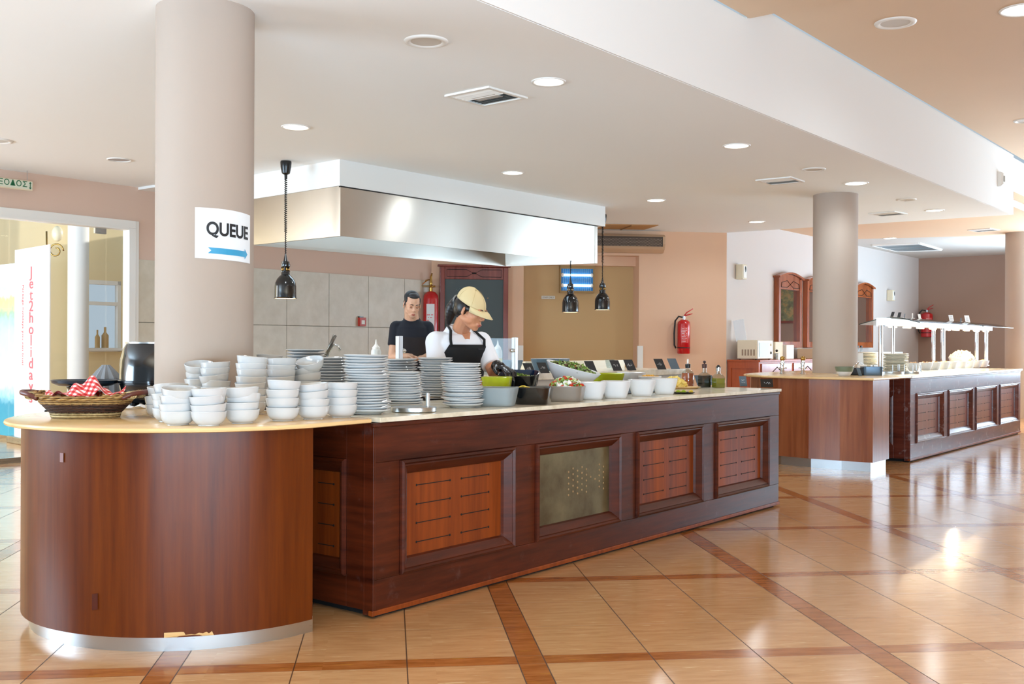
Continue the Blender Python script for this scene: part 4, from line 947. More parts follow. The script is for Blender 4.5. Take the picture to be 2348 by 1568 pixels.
# ================================================================== bowls on the curved end
ORD = ['bottom', 'second from bottom', 'third from bottom', 'fourth from bottom', 'fifth from bottom', 'sixth from bottom', 'seventh from bottom', 'eighth from bottom',
       'ninth from bottom', 'tenth from bottom', 'eleventh from bottom', 'twelfth from bottom', 'thirteenth from bottom', 'fourteenth from bottom', 'fifteenth from bottom',
       'sixteenth from bottom', 'seventeenth from bottom', 'eighteenth from bottom', 'nineteenth from bottom', 'twentieth from bottom', 'twenty-first from bottom', 'twenty-second from bottom', 'twenty-third from bottom']
def lathe_obj(name, prof, mat, seg=40, loc=(0,0,0)):
    o = MB().lathe(prof, seg).build(name, mat, smooth='auto', base=False); o.location = loc; return o
br = .0665
bowl_prof = [(.0001,.0035),(.033,.0035),(.036,0),(.040,0),(.040,.004),(.050,.010),(.0595,.022),(.0635,.036),(.0655,.0485),(.0665,.0525),(.0655,.0545),(.0635,.054),
             (.0615,.046),(.0585,.034),(.052,.018),(.042,.009),(.0001,.0075)]
bowl0 = None
def place(src, loc, rot=(0,0,0), label='', grp='', cat='bowl', first=[True]):
    o = src if src.get('used') is None else src.copy()
    if src.get('used') is None: src['used'] = 1
    else: C.objects.link(o)
    o.location = loc; o.rotation_euler = rot; tag(o, label, cat, grp); return o
bowl = lathe_obj('china_bowl', bowl_prof, 'china')
rnd = random.Random(3)
def bowl_stack(px, pbase, n, desc, tilts=None, step=.0285, dz=0):
    p = atz(px, pbase, ZT); d = Vector((p.x, p.y, 0)).normalized(); p = p + d*.038
    x, y, z = p.x, p.y, ZT+.0005+dz; t = tilts or {}
    for i in range(n):
        tx, ty, ex, ez = t.get(i, (0, 0, 0, 0)); j = .0022
        lab = ('bowl topmost in ' if i == n-1 else 'bowl %s in ' % ORD[i])+desc
        place(bowl, (x+rnd.uniform(-j, j)*i**.5+ex, y+rnd.uniform(-j, j), z+ez), (tx+rnd.uniform(-.02,.02), ty+(rnd.uniform(-.05,.05) if 0 < i else 0), rnd.uniform(0, 6)), lab, 'white bowls on the curved worktop')
        z += step+(.004 if (i % 3 == 1) else 0)+ez
    return x, y
bowl_stack(371, 958, 3, 'the leftmost bowl stack', {1: (0,.10,-.004,0), 2: (0,-.12,.004,.004)}, .030)
bowl_stack(389, 968, 4, 'the white stack partly covering the leftmost', {2: (0,.05,0,0), 3: (.03,.10,.004,.003)}, .028)
bowl_stack(408, 976, 4, 'the front stack third from the left', {2: (0,.05,0,.0), 3: (.03,.12,.003,.003)}, .0265)
bowl_stack(478, 977.5, 4, 'the white front stack below the QUEUE notice', {1: (0,.06,0,.001), 2: (0,-.05,0,0)}, .0268)
bowl_stack(556, 972, 4, 'the white front stack at the column right edge', {2: (0,.12,0,.002), 3: (0,.06,0,0)}, .0262)
bowl_stack(648, 966.5, 4, 'the white front stack third from the right', {1: (.0,.04,0,.006), 3: (.03,.03,0,.004)}, .031)
bowl_stack(718, 962.5, 4, 'the front stack second from the right', {1: (0,-.03,0,.004), 2: (0,.10,0,.001), 3: (0,-.03,0,0)}, .0275)
bowl_stack(783, 958, 4, 'the rightmost bowl stack, against the plates', {1: (0,.03,0,.002)}, .0285)
bowl_stack(457, 942, 6, 'the white rear stack with a leaning left top', {4: (0,-.05,0,0), 5: (0,-.20,-.002,.010)}, .029)
bowl_stack(493, 944, 7, 'the white rear stack before the column centre', {3: (0,-.08,0,.002), 4: (0,-.08,0,0)}, .0265)
bowl_stack(545, 929, 7, 'the white hindmost stack at the column edge', {6: (0,.14,0,.008)}, .0275)
bowl_stack(576, 951, 8, 'the tall middle rear stack', {3: (0,.08,0,.003), 7: (.03,.07,0,.003)}, .0262)
bowl_stack(646, 943, 8, 'the white rear stack left of the sliding bowls', {7: (.04,0,0,.004)}, .0250)
bowl_stack(614, 928, 8, 'the white farthest stack under the heat lamp', {7: (0,.06,0,.004)}, .0262)
bowl_stack(706, 940, 7, 'the white rear stack whose top slides right', {4: (0,.12,.004,.003), 5: (0,.34,.010,.010), 6: (0,.36,.016,.002)}, .0262)
# ================================================================== plate stacks on the salad counter
def plate_prof(r): return [(.0001,.004),(r*.55,.004),(r*.57,0),(r*.61,0),(r*.64,.005),(r*.86,.012),(r*.99,.0185),(r,.0205),(r*.985,.0225),(r*.85,.017),(r*.66,.0095),(r*.6,.008),(.0001,.008)]
def plate_stack(px, pbase, r, n, ptop, desc, lean=(0,0), mat='china', zt=ZT, grp='white plates on the salad counter', back=None, nm='china_plate'):
    p = atz(px, pbase, zt); d = Vector((p.x, p.y, 0)).normalized(); p = p+d*r*.6
    if back: p = p+d*back
    zt_ = aty(px, ptop, p.y).z; step = (zt_-zt-.0225)/(n-1)
    pl0 = lathe_obj(nm, plate_prof(r), mat, 48); z = zt+.0005
    for i in range(n):
        f = i/(n-1); dx = lean[0]*f; dy = lean[1]*f
        j = .0035 if mat != 'china' or rnd.random() < .6 else .008
        wob = .02*math.sin(i*1.7+px)
        lab = ('plate topmost in ' if i == n-1 else 'plate %s in ' % ORD[i])+desc
        place(pl0, (p.x+dx+rnd.uniform(-j, j), p.y+dy+rnd.uniform(-j, j), z), (wob*.5, wob, rnd.uniform(0, 6)), lab, grp, 'plate')
        z += step
    return p
plate_stack(843, 951, .100, 21, 813, 'the tall front plate stack beside the bowls', (-.012, 0))
plate_stack(930, 937, .090, 14, 852, 'the low leaning stack behind the steel turntable', (-.022, 0))
plate_stack(1062, 936, .101, 19, 832, 'the white right front stack by the grey dish', (-.014, 0))
plate_stack(1000, 915, .100, 17, 820, 'the white rear stack right of the turntable', (-.004, 0))
plate_stack(920, 900, .105, 13, 823, 'the white rear stack near the guard post', (0, 0), back=.05)
plate_stack(762, 912, .105, 14, 819, 'the white rear stack left of the tall one', (-.008, 0), back=.04)
plate_stack(703, 900, .128, 14, 801, 'the large rearmost left stack near the tap', (-.008, 0), back=.1)
# steel turntable with a centre post
p = atz(944, 947, ZT)+Vector((0, .10, 0)); p.x += .0
o = root('steel_turntable', (p.x, p.y, ZT), 'round brushed steel turntable with a short upright post between the plate stacks', 'turntable')
T = Matrix.Translation((p.x, p.y, ZT+.0005))
MB(T).lathe([(.0001,0),(.10,0),(.104,.003),(.104,.020),(.101,.023),(.0001,.023)], 48).build('disc', 'steel', o, smooth='auto')
MB(T @ Matrix.Translation((.065,-.012,.0))).lathe([(.0095,.022),(.0095,.085),(.007,.088),(.0001,.088)], 20).build('post', 'steel', o, smooth='auto')
# ================================================================== bread basket
def basket():
    c = atz(190, 962, ZT)+Vector((-.035, .115, 0)); c.z = ZT+.001
    o = root('bread_basket', c, 'oval woven wicker basket with leather handles and a red gingham cloth', 'basket', rot=(0,0,.10))
    T = wm(o)
    def band(name, mat, z0, z1, ax0, ax1, ay0, ay1, amp, nu=110, nv=5, ph=0, lift=0):
        L = []
        for side in (1, -1):
            rng = range(nv+1) if side == 1 else range(nv, -1, -1)
            for j in rng:
                f = j/nv; row = []
                for k in range(nu):
                    a = 2*PI*k/nu; w_ = amp*math.sin(k*PI/2+PI*(j % 2)+ph) if side == 1 else 0
                    off = (0 if side == 1 else -.008)+w_
                    ax = ax0+(ax1-ax0)*f+off; ay = ay0+(ay1-ay0)*f+off
                    row.append((ax*math.cos(a), ay*math.sin(a), z0+(z1-z0)*f+lift*f*abs(math.cos(a))**2.5))
                L.append(row)
        return MB(T).loops(L).build(name, mat, o, smooth=True)
    band('base_band', 'straw2', 0, .024, .135, .142, .085, .09, .0022, nv=4)
    band('dark_band', 'straw_d', .022, .060, .142, .178, .09, .118, .0030, nv=8)
    band('upper_band', 'straw', .056, .080, .176, .205, .116, .135, .003, nv=6, lift=.016)
    MB(T).lathe([(.0001,.004),(1,.006)], 40, rx=.136, ry=.086).build('floor', 'straw2', o)
    for s in range(2):
        pts = []; 
        for k in range(160):
            a = 2*PI*k/160; q = k*.55+PI*s
            pts.append(((.207+.006*math.cos(q))*math.cos(a), (.137+.006*math.cos(q))*math.sin(a), .083+.006*math.sin(q)+.018*abs(math.cos(a))**2.5))
        MB(T).tube(pts, .0065, 6, True).build('braided_rim', 'straw', o, smooth=True)
    for s in (-1, 1):
        pts = [(s*.165,-.085,.082),(s*.20,-.075,.098),(s*.235,-.05,.104),(s*.255,0,.105),(s*.235,.05,.104),(s*.20,.075,.098),(s*.165,.085,.082)]
        pts = [Vector(p_) for p_ in pts]; fine = []
        for i in range(len(pts)-1):
            for k in range(4): fine.append(pts[i].lerp(pts[i+1], k/4))
        h_ = MB(T).tube(fine+[pts[-1]], .0105, 8).build('leather_handle', 'leather', o, smooth=True)
        for yy in (-.075, .075):
            b_ = MB(T)
            for q in range(3): b_.tube([(s*(.192+q*.007)+.013*math.cos(t_*.7), yy+.004*q+.013*math.sin(t_*.7)*0, .094+.014*math.sin(t_*.7)) for t_ in range(9)], .0035, 6, True)
            b_.build('binding', 'straw2', h_, smooth=True)
    n = 34; vs = []; r2 = random.Random(5)     # gingham cloth bunched in the basket
    def h(x, y):
        e = (x/.17)**2+(y/.11)**2
        v = .086+.016*math.sin(x*38+1.0)*math.cos(y*30)+.012*math.sin(x*75+y*50)
        v += .068*math.exp(-((x-.045)/.050)**2-((y+.01)/.06)**2)+.048*math.exp(-((x+.03)/.035)**2-((y+.02)/.06)**2)+.028*math.exp(-((x+.085)/.02)**2-((y+.02)/.05)**2)
        v += .038*math.exp(-((x-.150)/.03)**2-((y-.01)/.04)**2)
        return v
    for i in range(n+1):
        for j in range(n+1):
            u_, w_ = -1+2*i/n, -1+2*j/n; x = .160*u_*math.sqrt(1-w_*w_/2); y = .098*w_*math.sqrt(1-u_*u_/2)
            vs.append((x, y, h(x, y)))
    cl = MB(T).add(vs, [(i*(n+1)+j, (i+1)*(n+1)+j, (i+1)*(n+1)+j+1, i*(n+1)+j+1) for i in range(n) for j in range(n)]).build('cloth', 'gingham', o, smooth=True, fix=False)
    cl.name = 'cloth'
basket()
# ================================================================== side table behind: soup kettle, tray
o = root('side_table', (-2.15, 5.95, 0), 'dark serving table behind the basket, mostly hidden', 'table')
MB().box(-2.44, -1.72, 5.52, 6.2, .77, .80).build('table_top', 'black', o, bevel=.004)
for x in (-2.40, -1.78):
    for y in (5.56, 6.16): MB().box(x-.02, x+.02, y-.02, y+.02, 0, .77).build('leg', 'black', o)
kx, ky = -1.93, 5.74; kz = .8005; T = Matrix.Translation((kx, ky, kz))
o = root('soup_kettle', (kx, ky, kz), 'glossy black soup kettle left of the large pink column', 'soup kettle')
MB(T).lathe([(.0001,.03),(.13,.03),(.165,.035),(.180,.06),(.190,.12),(.190,.135)], 48).build('lower_body', 'black_metal', o, smooth='auto')
MB(T).lathe([(.190,.135),(.197,.138),(.197,.150),(.190,.152),(.189,.19),(.184,.26),(.170,.32),(.155,.345),(.0001,.348)], 48).build('upper_body', 'black_metal', o, smooth='auto')
MB(T).lathe([(.150,.346),(.158,.348),(.158,.356),(.0001,.360)], 48).build('lid', 'steel', o, smooth='auto')
for k in range(4):
    a = PI/4+k*PI/2; MB(T).tube([(.12*math.cos(a), .12*math.sin(a), .04), (.13*math.cos(a), .13*math.sin(a), 0)], [.03, .015], 10).build('foot', 'rubber', o)
MB(T).tube([(-.06,-.185,.07), (-.02,-.190,.075)], .006, 6).build('marking', 'white_plastic', o)
tx, ty = -2.30, 5.70; T = Matrix.Translation((tx, ty, .8005))
o = root('serving_pan', (tx, ty, .80), 'dark oval serving pan raised on a black pot left of the soup kettle', 'pan')
MB(T).lathe([(.0001,.0),(.06,.0),(.075,.02),(.085,.10),(.095,.115)], 32).build('pot', 'black_metal', o, smooth='auto')
MB(T).lathe([(.0001,.118),(.17,.120),(.215,.135),(.222,.150),(.215,.152),(.17,.130),(.0001,.128)], 48, rx=.8, ry=.6).build('pan', pl('blue_black_enamel', '#1c2a38', .2), o, smooth='auto')
q = aty(243, 850, 6.08); T = Matrix.Translation((q.x, q.y, .80))
o = root('folded_parasol_cloth', (q.x, q.y, .80), 'grey pleated cloth standing between the serving pan and the soup kettle', 'cloth')
L_ = []
for z, r in ((.10,.085),(.15,.08),(.19,.05),(.225,.02)):
    L_.append([((r*(1+.18*(k % 2)))*math.cos(2*PI*k/22), (r*(1+.18*(k % 2)))*.6*math.sin(2*PI*k/22), z) for k in range(22)])
MB(T).loops([[(x, y, 0) for x, y, z in L_[0]]]+L_, True, True).build('pleats', pl('grey_pleats', '#87898c', .8), o)
for i, (px_, py_2, lab) in enumerate(((293, 938, 'crumpled white paper napkin by the kettle foot, nearest the basket'), (322, 936, 'crumpled white napkin between the kettle and the leftmost bowls'))):
    p = atz(px_, py_2, ZT); m = MB(Matrix.Translation((p.x, p.y, ZT+.001))); r3 = random.Random(i)
    vs = [(.03*math.cos(k), .025*math.sin(k), .001+.012*r3.random()) for k in [j*.7 for j in range(9)]]+[(0, 0, .02)]
    m.add(vs, [(k, (k+1) % 9, 9) for k in range(9)]+[tuple(range(9))[::-1]]); tag(m.build('paper_napkin', 'paper', fix=False), lab, 'napkin')
# ================================================================== salad bar dishes
def dish(name, T, sx, sy, h, mat, label, cat='bowl', grp=None, taper=.72, ex=4.0, th=.006, inner=None, n=48, flare=0):
    def sup(a, X, Y): 
        c_, s_ = math.cos(a), math.sin(a); e = 2/ex
        return X*abs(c_)**e*(1 if c_ >= 0 else -1), Y*abs(s_)**e*(1 if s_ >= 0 else -1)
    def row(f, z, d=0): return [(*sup(2*PI*k/n+.001, sx*f-d, sy*f-d), z) for k in range(n)]
    o = root(name, T.translation, label, cat, grp); 
    fs_ = [0, .15, .5, .85, 1]
    out = [row(taper*.9, 0)]+[row(taper+(1-taper)*(f**.8), h*f) for f in fs_[0:]]
    out.append(row(1, h+.002, th*.5)); ins = [row(taper+(1-taper)*(f**.8), h*f+(.004 if f == 0 else 0), th) for f in fs_[::-1]]
    if inner:
        MB(T).loops(out, True, False).build('outside', mat, o, smooth='auto'); MB(T).loops([out[-1]]+ins, False, True).build('inside', inner, o, smooth='auto', fix=False)
    else: MB(T).loops(out+ins, True, True).build('body', mat, o, smooth='auto')
    return o
def scatter(name, T, sx, sy, z0, hh, kinds, label, cat, seed=1, n=260, par=None, ex=2.0):
    r4 = random.Random(seed); o = root(name, T.translation, label, cat) if par is None else par; o['kind'] = 'stuff'
    for nm, mat, frac, fn in kinds:
        m = MB(T)
        for i in range(int(n*frac)):
            a = r4.uniform(0, 2*PI); r = math.sqrt(r4.random()); x, y = sx*r*math.cos(a), sy*r*math.sin(a)
            z = z0+hh*(1-r*r)+r4.uniform(-.006, .006)
            R_ = Euler((r4.uniform(-.9,.9), r4.uniform(-.9,.9), r4.uniform(0, 6))).to_matrix().to_4x4()
            fn(m, Matrix.Translation((x, y, z)) @ R_, r4)
        m.build(nm, mat, o, smooth=False, fix=False)
    return o
def add_t(m, X, vs, fs): m.add([tuple(X @ Vector(v)) for v in vs], fs)
def f_leaf(m, X, r):
    L, W = r.uniform(.014,.030), r.uniform(.006,.012); b = r.uniform(.003,.009)
    add_t(m, X, [(-L,0,0),(-L*.4,W,b),(-L*.3,0,-.002),(-L*.4,-W,b*.6),(L*.4,W*.9,b),(L*.4,0,0),(L*.4,-W,b),(L,0,b)], [(0,2,1),(0,3,2),(1,2,5,4),(2,3,6,5),(4,5,7),(5,6,7)])
def f_cube(s0, s1=None):
    def fn(m, X, r):
        s = r.uniform(s0, s1 or s0*1.4)
        add_t(m, X, [(x*s, y*s*.8, z*s*.7) for x in (-1,1) for y in (-1,1) for z in (-1,1)], [(0,1,3,2),(4,6,7,5),(0,4,5,1),(2,3,7,6),(0,2,6,4),(1,5,7,3)])
    return fn
def f_slice(m, X, r):
    R0 = r.uniform(.011,.015); n = 12; vs = [(R0*math.cos(2*PI*k/n), R0*math.sin(2*PI*k/n), z) for z in (-.0015,.0015) for k in range(n)]
    add_t(m, X, vs, [tuple(range(n))[::-1], tuple(range(n,2*n))]+[(k,(k+1)%n,n+(k+1)%n,n+k) for k in range(n)])
def f_wedge(m, X, r):
    n = 7; R0 = .018; vs = [(0,-.010,0),(0,.010,0)]+[(R0*math.cos(PI*k/n), y, R0*math.sin(PI*k/n)) for y in (-.002,.002) for k in range(n+1)]
    add_t(m, X, vs, [tuple(range(2,2+n+1)), tuple(range(2+n+1,2+2*n+2))[::-1]]+[(2+k,2+n+1+k,2+n+2+k,3+k) for k in range(n)])
def spot(px, pyb, back, z=ZT):
    p = atz(px, pyb, z); d = Vector((p.x, p.y, 0)).normalized(); return p+d*back
g1 = 'deep square dishes along the front of the salad counter'
RW = math.radians(6)
def front_dish(px, pyb, sx, h, mat, label, **k):
    p = spot(px, pyb, sx*.72+.0); return dish('serving_dish', Matrix.Translation((p.x, p.y, ZT+.0005)) @ Matrix.Rotation(-RW-.10, 4, 'Z'), sx, sx, h, mat, label, grp=g1, **k), p
d_, pg = front_dish(1141, 932.5, .100, .092, 'greydish', 'deep grey stoneware dish right beside the white plate stack', taper=.80)
d_, pk_ = front_dish(1222, 928, .104, .086, 'black_metal', 'deep glossy black dish holding lemon wedges', taper=.82)
d_, pt = front_dish(1298, 921, .103, .082, 'taupe', 'taupe dish heaped with tomato, cucumber and feta salad', taper=.86)
whites = []
for px_, pb_, s_, lab in ((1358,917,.082,'leftmost of the four empty-looking white dishes, next to the taupe dish'), (1412,914,.088,'second white dish from the left, right of the lime green tray'),
                          (1472,909,.086,'third white dish from the left, with a flared rim'), (1524,905,.082,'rightmost white dish, beside the pineapple cubes')):
    d_, p = front_dish(px_, pb_, s_, .098, 'china2', lab, taper=.66, ex=3.0); whites.append(p)
# lemon wedges
for k, (dx, dy, rz) in enumerate(((-.055,-.05,.3), (-.035,-.045,-.4), (-.075,-.03,1.2))):
    m = MB(Matrix.Translation((pk_.x+dx, pk_.y+dy, ZT+.088)) @ Matrix.Rotation(rz, 4, 'Z')); f_wedge(m, Matrix.Rotation(PI/2-.5+k*.3, 4, 'X') @ Matrix.Scale(1.1,4), random)
    tag(m.build('lemon_wedge', 'lemon', fix=False), ('lemon wedge on the black dish rim, leftmost', 'lemon wedge on the black dish rim, the tall middle one', 'lemon wedge lying lowest in the black dish')[k], 'lemon wedge', 'lemon wedges in the black dish')
MB
rs = root('display_riser', tuple(F1 @ Vector((2.0, .50, ZT))), 'black stepped display riser hidden under the rear salad trays', 'riser')
MB(F1).box(1.25, 3.15, .36, .66, ZT+.0005, ZT+.062).build('step', 'black', rs, bevel=.004)
ZR = ZT+.063
def tray(px, Y, z, sx, sy, h, mat, label, rot, cat='tray', tilt=0, **k):
    p = aty(px, 860, Y); return dish('serving_tray', Matrix.Translation((p.x, p.y, z)) @ Matrix.Rotation(rot, 4, 'Z') @ Matrix.Rotation(tilt, 4, 'X'), sx, sy, h, mat, label, cat=cat, **k), Vector((p.x, p.y, z))
RT = PI/2-PHI
d_, pl1 = tray(1139, 5.72, ZR, .082, .082, .070, 'lime', 'lime green square tray with lemon pieces between the plates and the dark blue tray', -.1, taper=.84)
d_, pb = tray(1190, 6.02, ZR, .115, .13, .085, 'black_metal', 'dark blue square tray tilted to show scattered lettuce', -.12, taper=.84, inner='blue_dish', tilt=.12)
scatter('lettuce', Matrix.Translation((pb.x, pb.y, ZR+.03)) @ Matrix.Rotation(.12, 4, 'X'), .085, .10, .012, .02, [('green_leaves','leaf',.5,f_leaf), ('pale_leaves','leaf3',.5,f_leaf)], 'loose green lettuce leaves in the dark blue tray', 'salad', 4, 90)
m = MB(Matrix.Translation((pl1.x-.04, pl1.y, ZR+.062))); f_wedge(m, Matrix.Rotation(1.2,4,'X'), random); f_wedge(m, Matrix.Translation((.03,.01,0)) @ Matrix.Rotation(1.9,4,'Z') @ Matrix.Rotation(1.2,4,'X'), random)
tag(m.build('lemon_pieces','lemon',fix=False),'yellow lemon pieces in the lime green tray by the plates','lemon',kind='stuff')
d_, p = tray(1389, 7.0, ZR, .118, .09, .058, 'lime', 'lime green tray behind the white dishes, right of the big salad bowl', RT-.25, taper=.85)
d_, p = tray(1447, 7.2, ZR, .085, .08, .060, 'china2', 'low white tray directly right of the second lime green tray', RT-.25, taper=.8)
d_, p = tray(1490, 7.05, ZT+.0005, .078, .07, .10, 'china2', 'white dish with yellow sweetcorn behind the third white dish', 0, cat='bowl', taper=.7, ex=2.4)
scatter('sweetcorn', Matrix.Translation((p.x, p.y, ZT+.088)), .062, .055, .004, .012, [('kernels','corn',1,f_cube(.0035,.005))], 'yellow sweetcorn in the white dish behind', 'sweetcorn', 8, 240)
# big tilted white bowl with leaf salad
p = aty(1305, 860, 6.32); p.z = ZR
Tb_ = Matrix.Translation((p.x, p.y, ZR+.012)) @ Matrix.Rotation(.25, 4, 'Y') @ Matrix.Rotation(.10, 4, 'X')
dish('salad_bowl', Tb_ @ Matrix.Translation((0,0,.0)), .168, .12, .105, 'china2', 'large white oval salad bowl tilted towards the camera, heaped with mixed leaves', taper=.5, ex=2.2, n=60)
scatter('leaf_salad', Tb_, .135, .095, .085, .032, [('green_leaves','leaf',.42,f_leaf), ('purple_leaves','leaf2',.22,f_leaf), ('pale_leaves','leaf3',.32,f_leaf), ('tomato_bits','tomato',.03,f_cube(.006))], 'mixed green and purple leaf salad in the big tilted white bowl', 'salad', 2, 520)
scatter('greek_salad', Matrix.Translation((pt.x, pt.y, ZT)), .088, .088, .075, .045, [('leaves','leaf',.25,f_leaf), ('pale_leaves','leaf3',.22,f_leaf), ('tomato','tomato',.18,f_wedge), ('cucumber','lime_f',.15,f_slice), ('feta','feta',.12,f_cube(.011,.015)), ('onion','feta',.1,f_slice)], 'tomato, cucumber and feta salad heaped on the taupe dish', 'salad', 3, 210)
# pineapple, lime plate, bottles
p = spot(1556, 892, .08)
o = dish('serving_platter', Matrix.Translation((p.x, p.y, ZT+.0005)), .16, .10, .012, 'slab', 'thin pale platter under the pineapple cubes', cat='platter', taper=.8, ex=2.2)
sc = scatter('pineapple_cubes', Matrix.Translation((p.x-.035, p.y, ZT+.012)), .085, .06, .006, .055, [('cubes','pine',1,f_cube(.012,.017))], 'heap of pale yellow pineapple cubes right of the last white dish', 'fruit', 6, 110)
p2_ = spot(1567, 903, .03)
dish('small_plate', Matrix.Translation((p2_.x, p2_.y, ZT+.0005)), .075, .05, .008, 'black_metal', 'small dark dish with lime wedges in front of the pineapple', cat='plate', taper=.8, ex=2.2)
for k, (dx, rz) in enumerate(((-.035,.2), (.0,-.2), (.045,.5))):
    m = MB(Matrix.Translation((p2_.x+dx, p2_.y-.01, ZT+.010)) @ Matrix.Rotation(rz, 4, 'Z')); f_wedge(m, Matrix.Rotation(.5,4,'X') @ Matrix.Scale(.9,4), random)
    tag(m.build('lime_wedge', 'lime_f' if k < 2 else 'lemon', fix=False), ('lime wedge at the left end of the small dark dish', 'lime wedge in the middle of the small dark dish', 'yellow wedge at the right end of the small dark dish')[k], 'lime wedge', 'wedges on the small dark dish')
def bottle(px, pyb, r, hb, hn, ht, liquid, liqh, stop, label, square=False):
    p = spot(px, pyb, r); T = Matrix.Translation((p.x, p.y, ZT+.0005)) @ Matrix.Rotation(.3, 4, 'Z'); seg = 4 if square else 28
    o = root('dressing_bottle', p, label, 'bottle', 'dressing bottles on the salad counter')
    k = 1.25 if square else 1; T_ = T @ Matrix.Rotation(PI/4, 4, 'Z') if square else T
    b1 = MB(T_).lathe([(.0001,0),(r*k*.96,0),(r*k,.004),(r*k,hb),(r*k*.82,hb+.012),(r*k*.36,hb+.028)], seg, cap=False).build('glass_body','bottle_glass',o,smooth='auto',bevel=.003 if square else 0)
    MB(T).lathe([(r*.40,hb+.024),(r*.34,hn),(r*.40,hn+.001),(r*.40,hn+.008)], 20).build('glass_neck','bottle_glass',o,smooth='auto')
    MB(T_).lathe([(.0001,.002),(r*k*.92,.002),(r*k*.95,liqh),(.0001,liqh)], seg).build('liquid',liquid,o,smooth='auto')
    if stop == 'white':
        MB(T).lathe([(r*.42,hn-.012),(r*.46,hn+.016),(.010,hn+.020)],20).build('stopper','black',o,smooth='auto'); MB(T).tube([(0,0,hn+.012),(0,0,ht)],[.0075,.006],10).build('spout','white_plastic',o,smooth=True)
    elif stop == 'ball':
        MB(T).lathe([(r*.42,hn-.012),(r*.46,hn+.016),(.006,hn+.020)],20).build('stopper',pl('cork_brown','#4a2a20',.5),o,smooth='auto'); MB(T).tube([(0,0,hn+.012),(0,0,ht-.012)],.004,8).build('spout','black',o,smooth=True); MB(T).ell((0,0,ht-.008),(.011,.011,.010)).build('spout_cap',pl('dark_red_cap','#2a0f10',.4),o,smooth=True)
    else:
        MB(T).lathe([(r*.42,hn-.018),(r*.46,hn+.010),(.006,hn+.014)],20).build('stopper','steel',o,smooth='auto')
        m = MB(T).ell((0,0,ht-.018),(.013,.013,.016)); 
        for k2 in range(5): a = k2*2*PI/5; m.ell((.012*math.cos(a),.012*math.sin(a),ht-.022),(.008,.008,.008),8,6)
        m.build('pourer_cap','black',o,smooth=True)
liq = lambda n_, c_: pl(n_, c_, .08, Transmission_Weight=.25)
bottle(1577, 886, .045, .100, .150, .205, liq('rose_vinegar','#c9602e'), .098, 'white', 'bottle of orange-pink vinegar with a white pourer, leftmost of three bottles')
bottle(1615, 889, .041, .085, .155, .195, liq('balsamic','#0a0606'), .088, 'ball', 'square bottle of black balsamic vinegar, middle of the three bottles', True)
bottle(1647, 890, .041, .078, .140, .170, liq('olive_oil','#9a9416'), .070, 'cap', 'square bottle of yellow-green olive oil, rightmost of the three bottles', True)
# chalk name cards
def card(px, pyb, w_, h_, mat, label, z=ZT, lean=.30, yaw=.3, Y=None, shear=0, grp='chalk name cards', txt=0, par=None, nm='name_card'):
    p = atz(px, pyb, z) if Y is None else aty(px, pyb, Y); 
    if Y is not None: p.z = z
    T = Matrix.Translation((p.x, p.y, z+.0005)) @ Matrix.Rotation(yaw, 4, 'Z') @ Matrix.Rotation(-lean, 4, 'X')
    o = root(nm, p, label, 'name card', grp)
    MB(T).add([(-w_/2,-.003,0),(w_/2,-.003,0),(w_/2-shear,-.003,h_),(-w_/2-shear,-.003,h_),(-w_/2,0,0),(w_/2,0,0),(w_/2-shear,0,h_),(-w_/2-shear,0,h_)],
              [(0,1,2,3),(4,7,6,5),(0,4,5,1),(1,5,6,2),(2,6,7,3),(3,7,4,0)]).build('board', mat, o)
    MB(Matrix.Translation((p.x, p.y, z+.0005)) @ Matrix.Rotation(yaw, 4, 'Z')).box(-w_/2*.5, w_/2*.5, .0, .035, 0, .004).build('foot', mat, o)
    if txt: scribble(T @ Matrix.Translation((-shear*.5, -.004, h_*.5)), w_*.6, h_*.45, txt, .0009 if h_ < .09 else .0012, int(px), 0).build('chalk_writing', 'chalk', o)
    return o
card(1705, 886, .060, .078, 'slate2', 'blue-grey chalk card standing alone near the right end of the salad counter', lean=.25, txt=2)
card(1759, 888, .095, .062, 'black', 'black chalk card with white handwriting at the right end of the salad counter', lean=.25, txt=1, yaw=.15)
card(1606, 883, .055, .078, 'slate2', 'blue-grey card behind and left of the balsamic bottle', lean=.2, shear=.02)
card(1632, 883, .055, .078, 'slate2', 'blue-grey card behind and between the balsamic and oil bottles', lean=.2, shear=.02)
ZB = .9005
for px_, Y_, lab, mt_, t_ in ((1214,9.5,'dark brown-black card on the island, left of the pair beside the big salad bowl','slate',1), (1246,9.75,'dark card on the island touching the left rim of the big salad bowl','slate',1),
                         (1355,10.3,'dark card on the island just right above the big salad bowl','slate',0), (1413,10.7,'dark chalk card on the island with a short white line','slate',1),
                         (1445,10.95,'dark chalk card on the island, right of the one with a short line','slate',1), (1514,11.35,'dark chalk card on the marble shelf behind the vinegar bottle','slate',1),
                         (1545,11.55,'light grey card, last on the right of the marble shelf','slate2',0)):
    s_ = Y_/2426; card(px_+4, 850, 21*s_, 24*s_, mt_, lab, z=ZB, Y=Y_-.45, lean=.25, shear=8*s_, txt=t_, grp='cards on the island shelf')
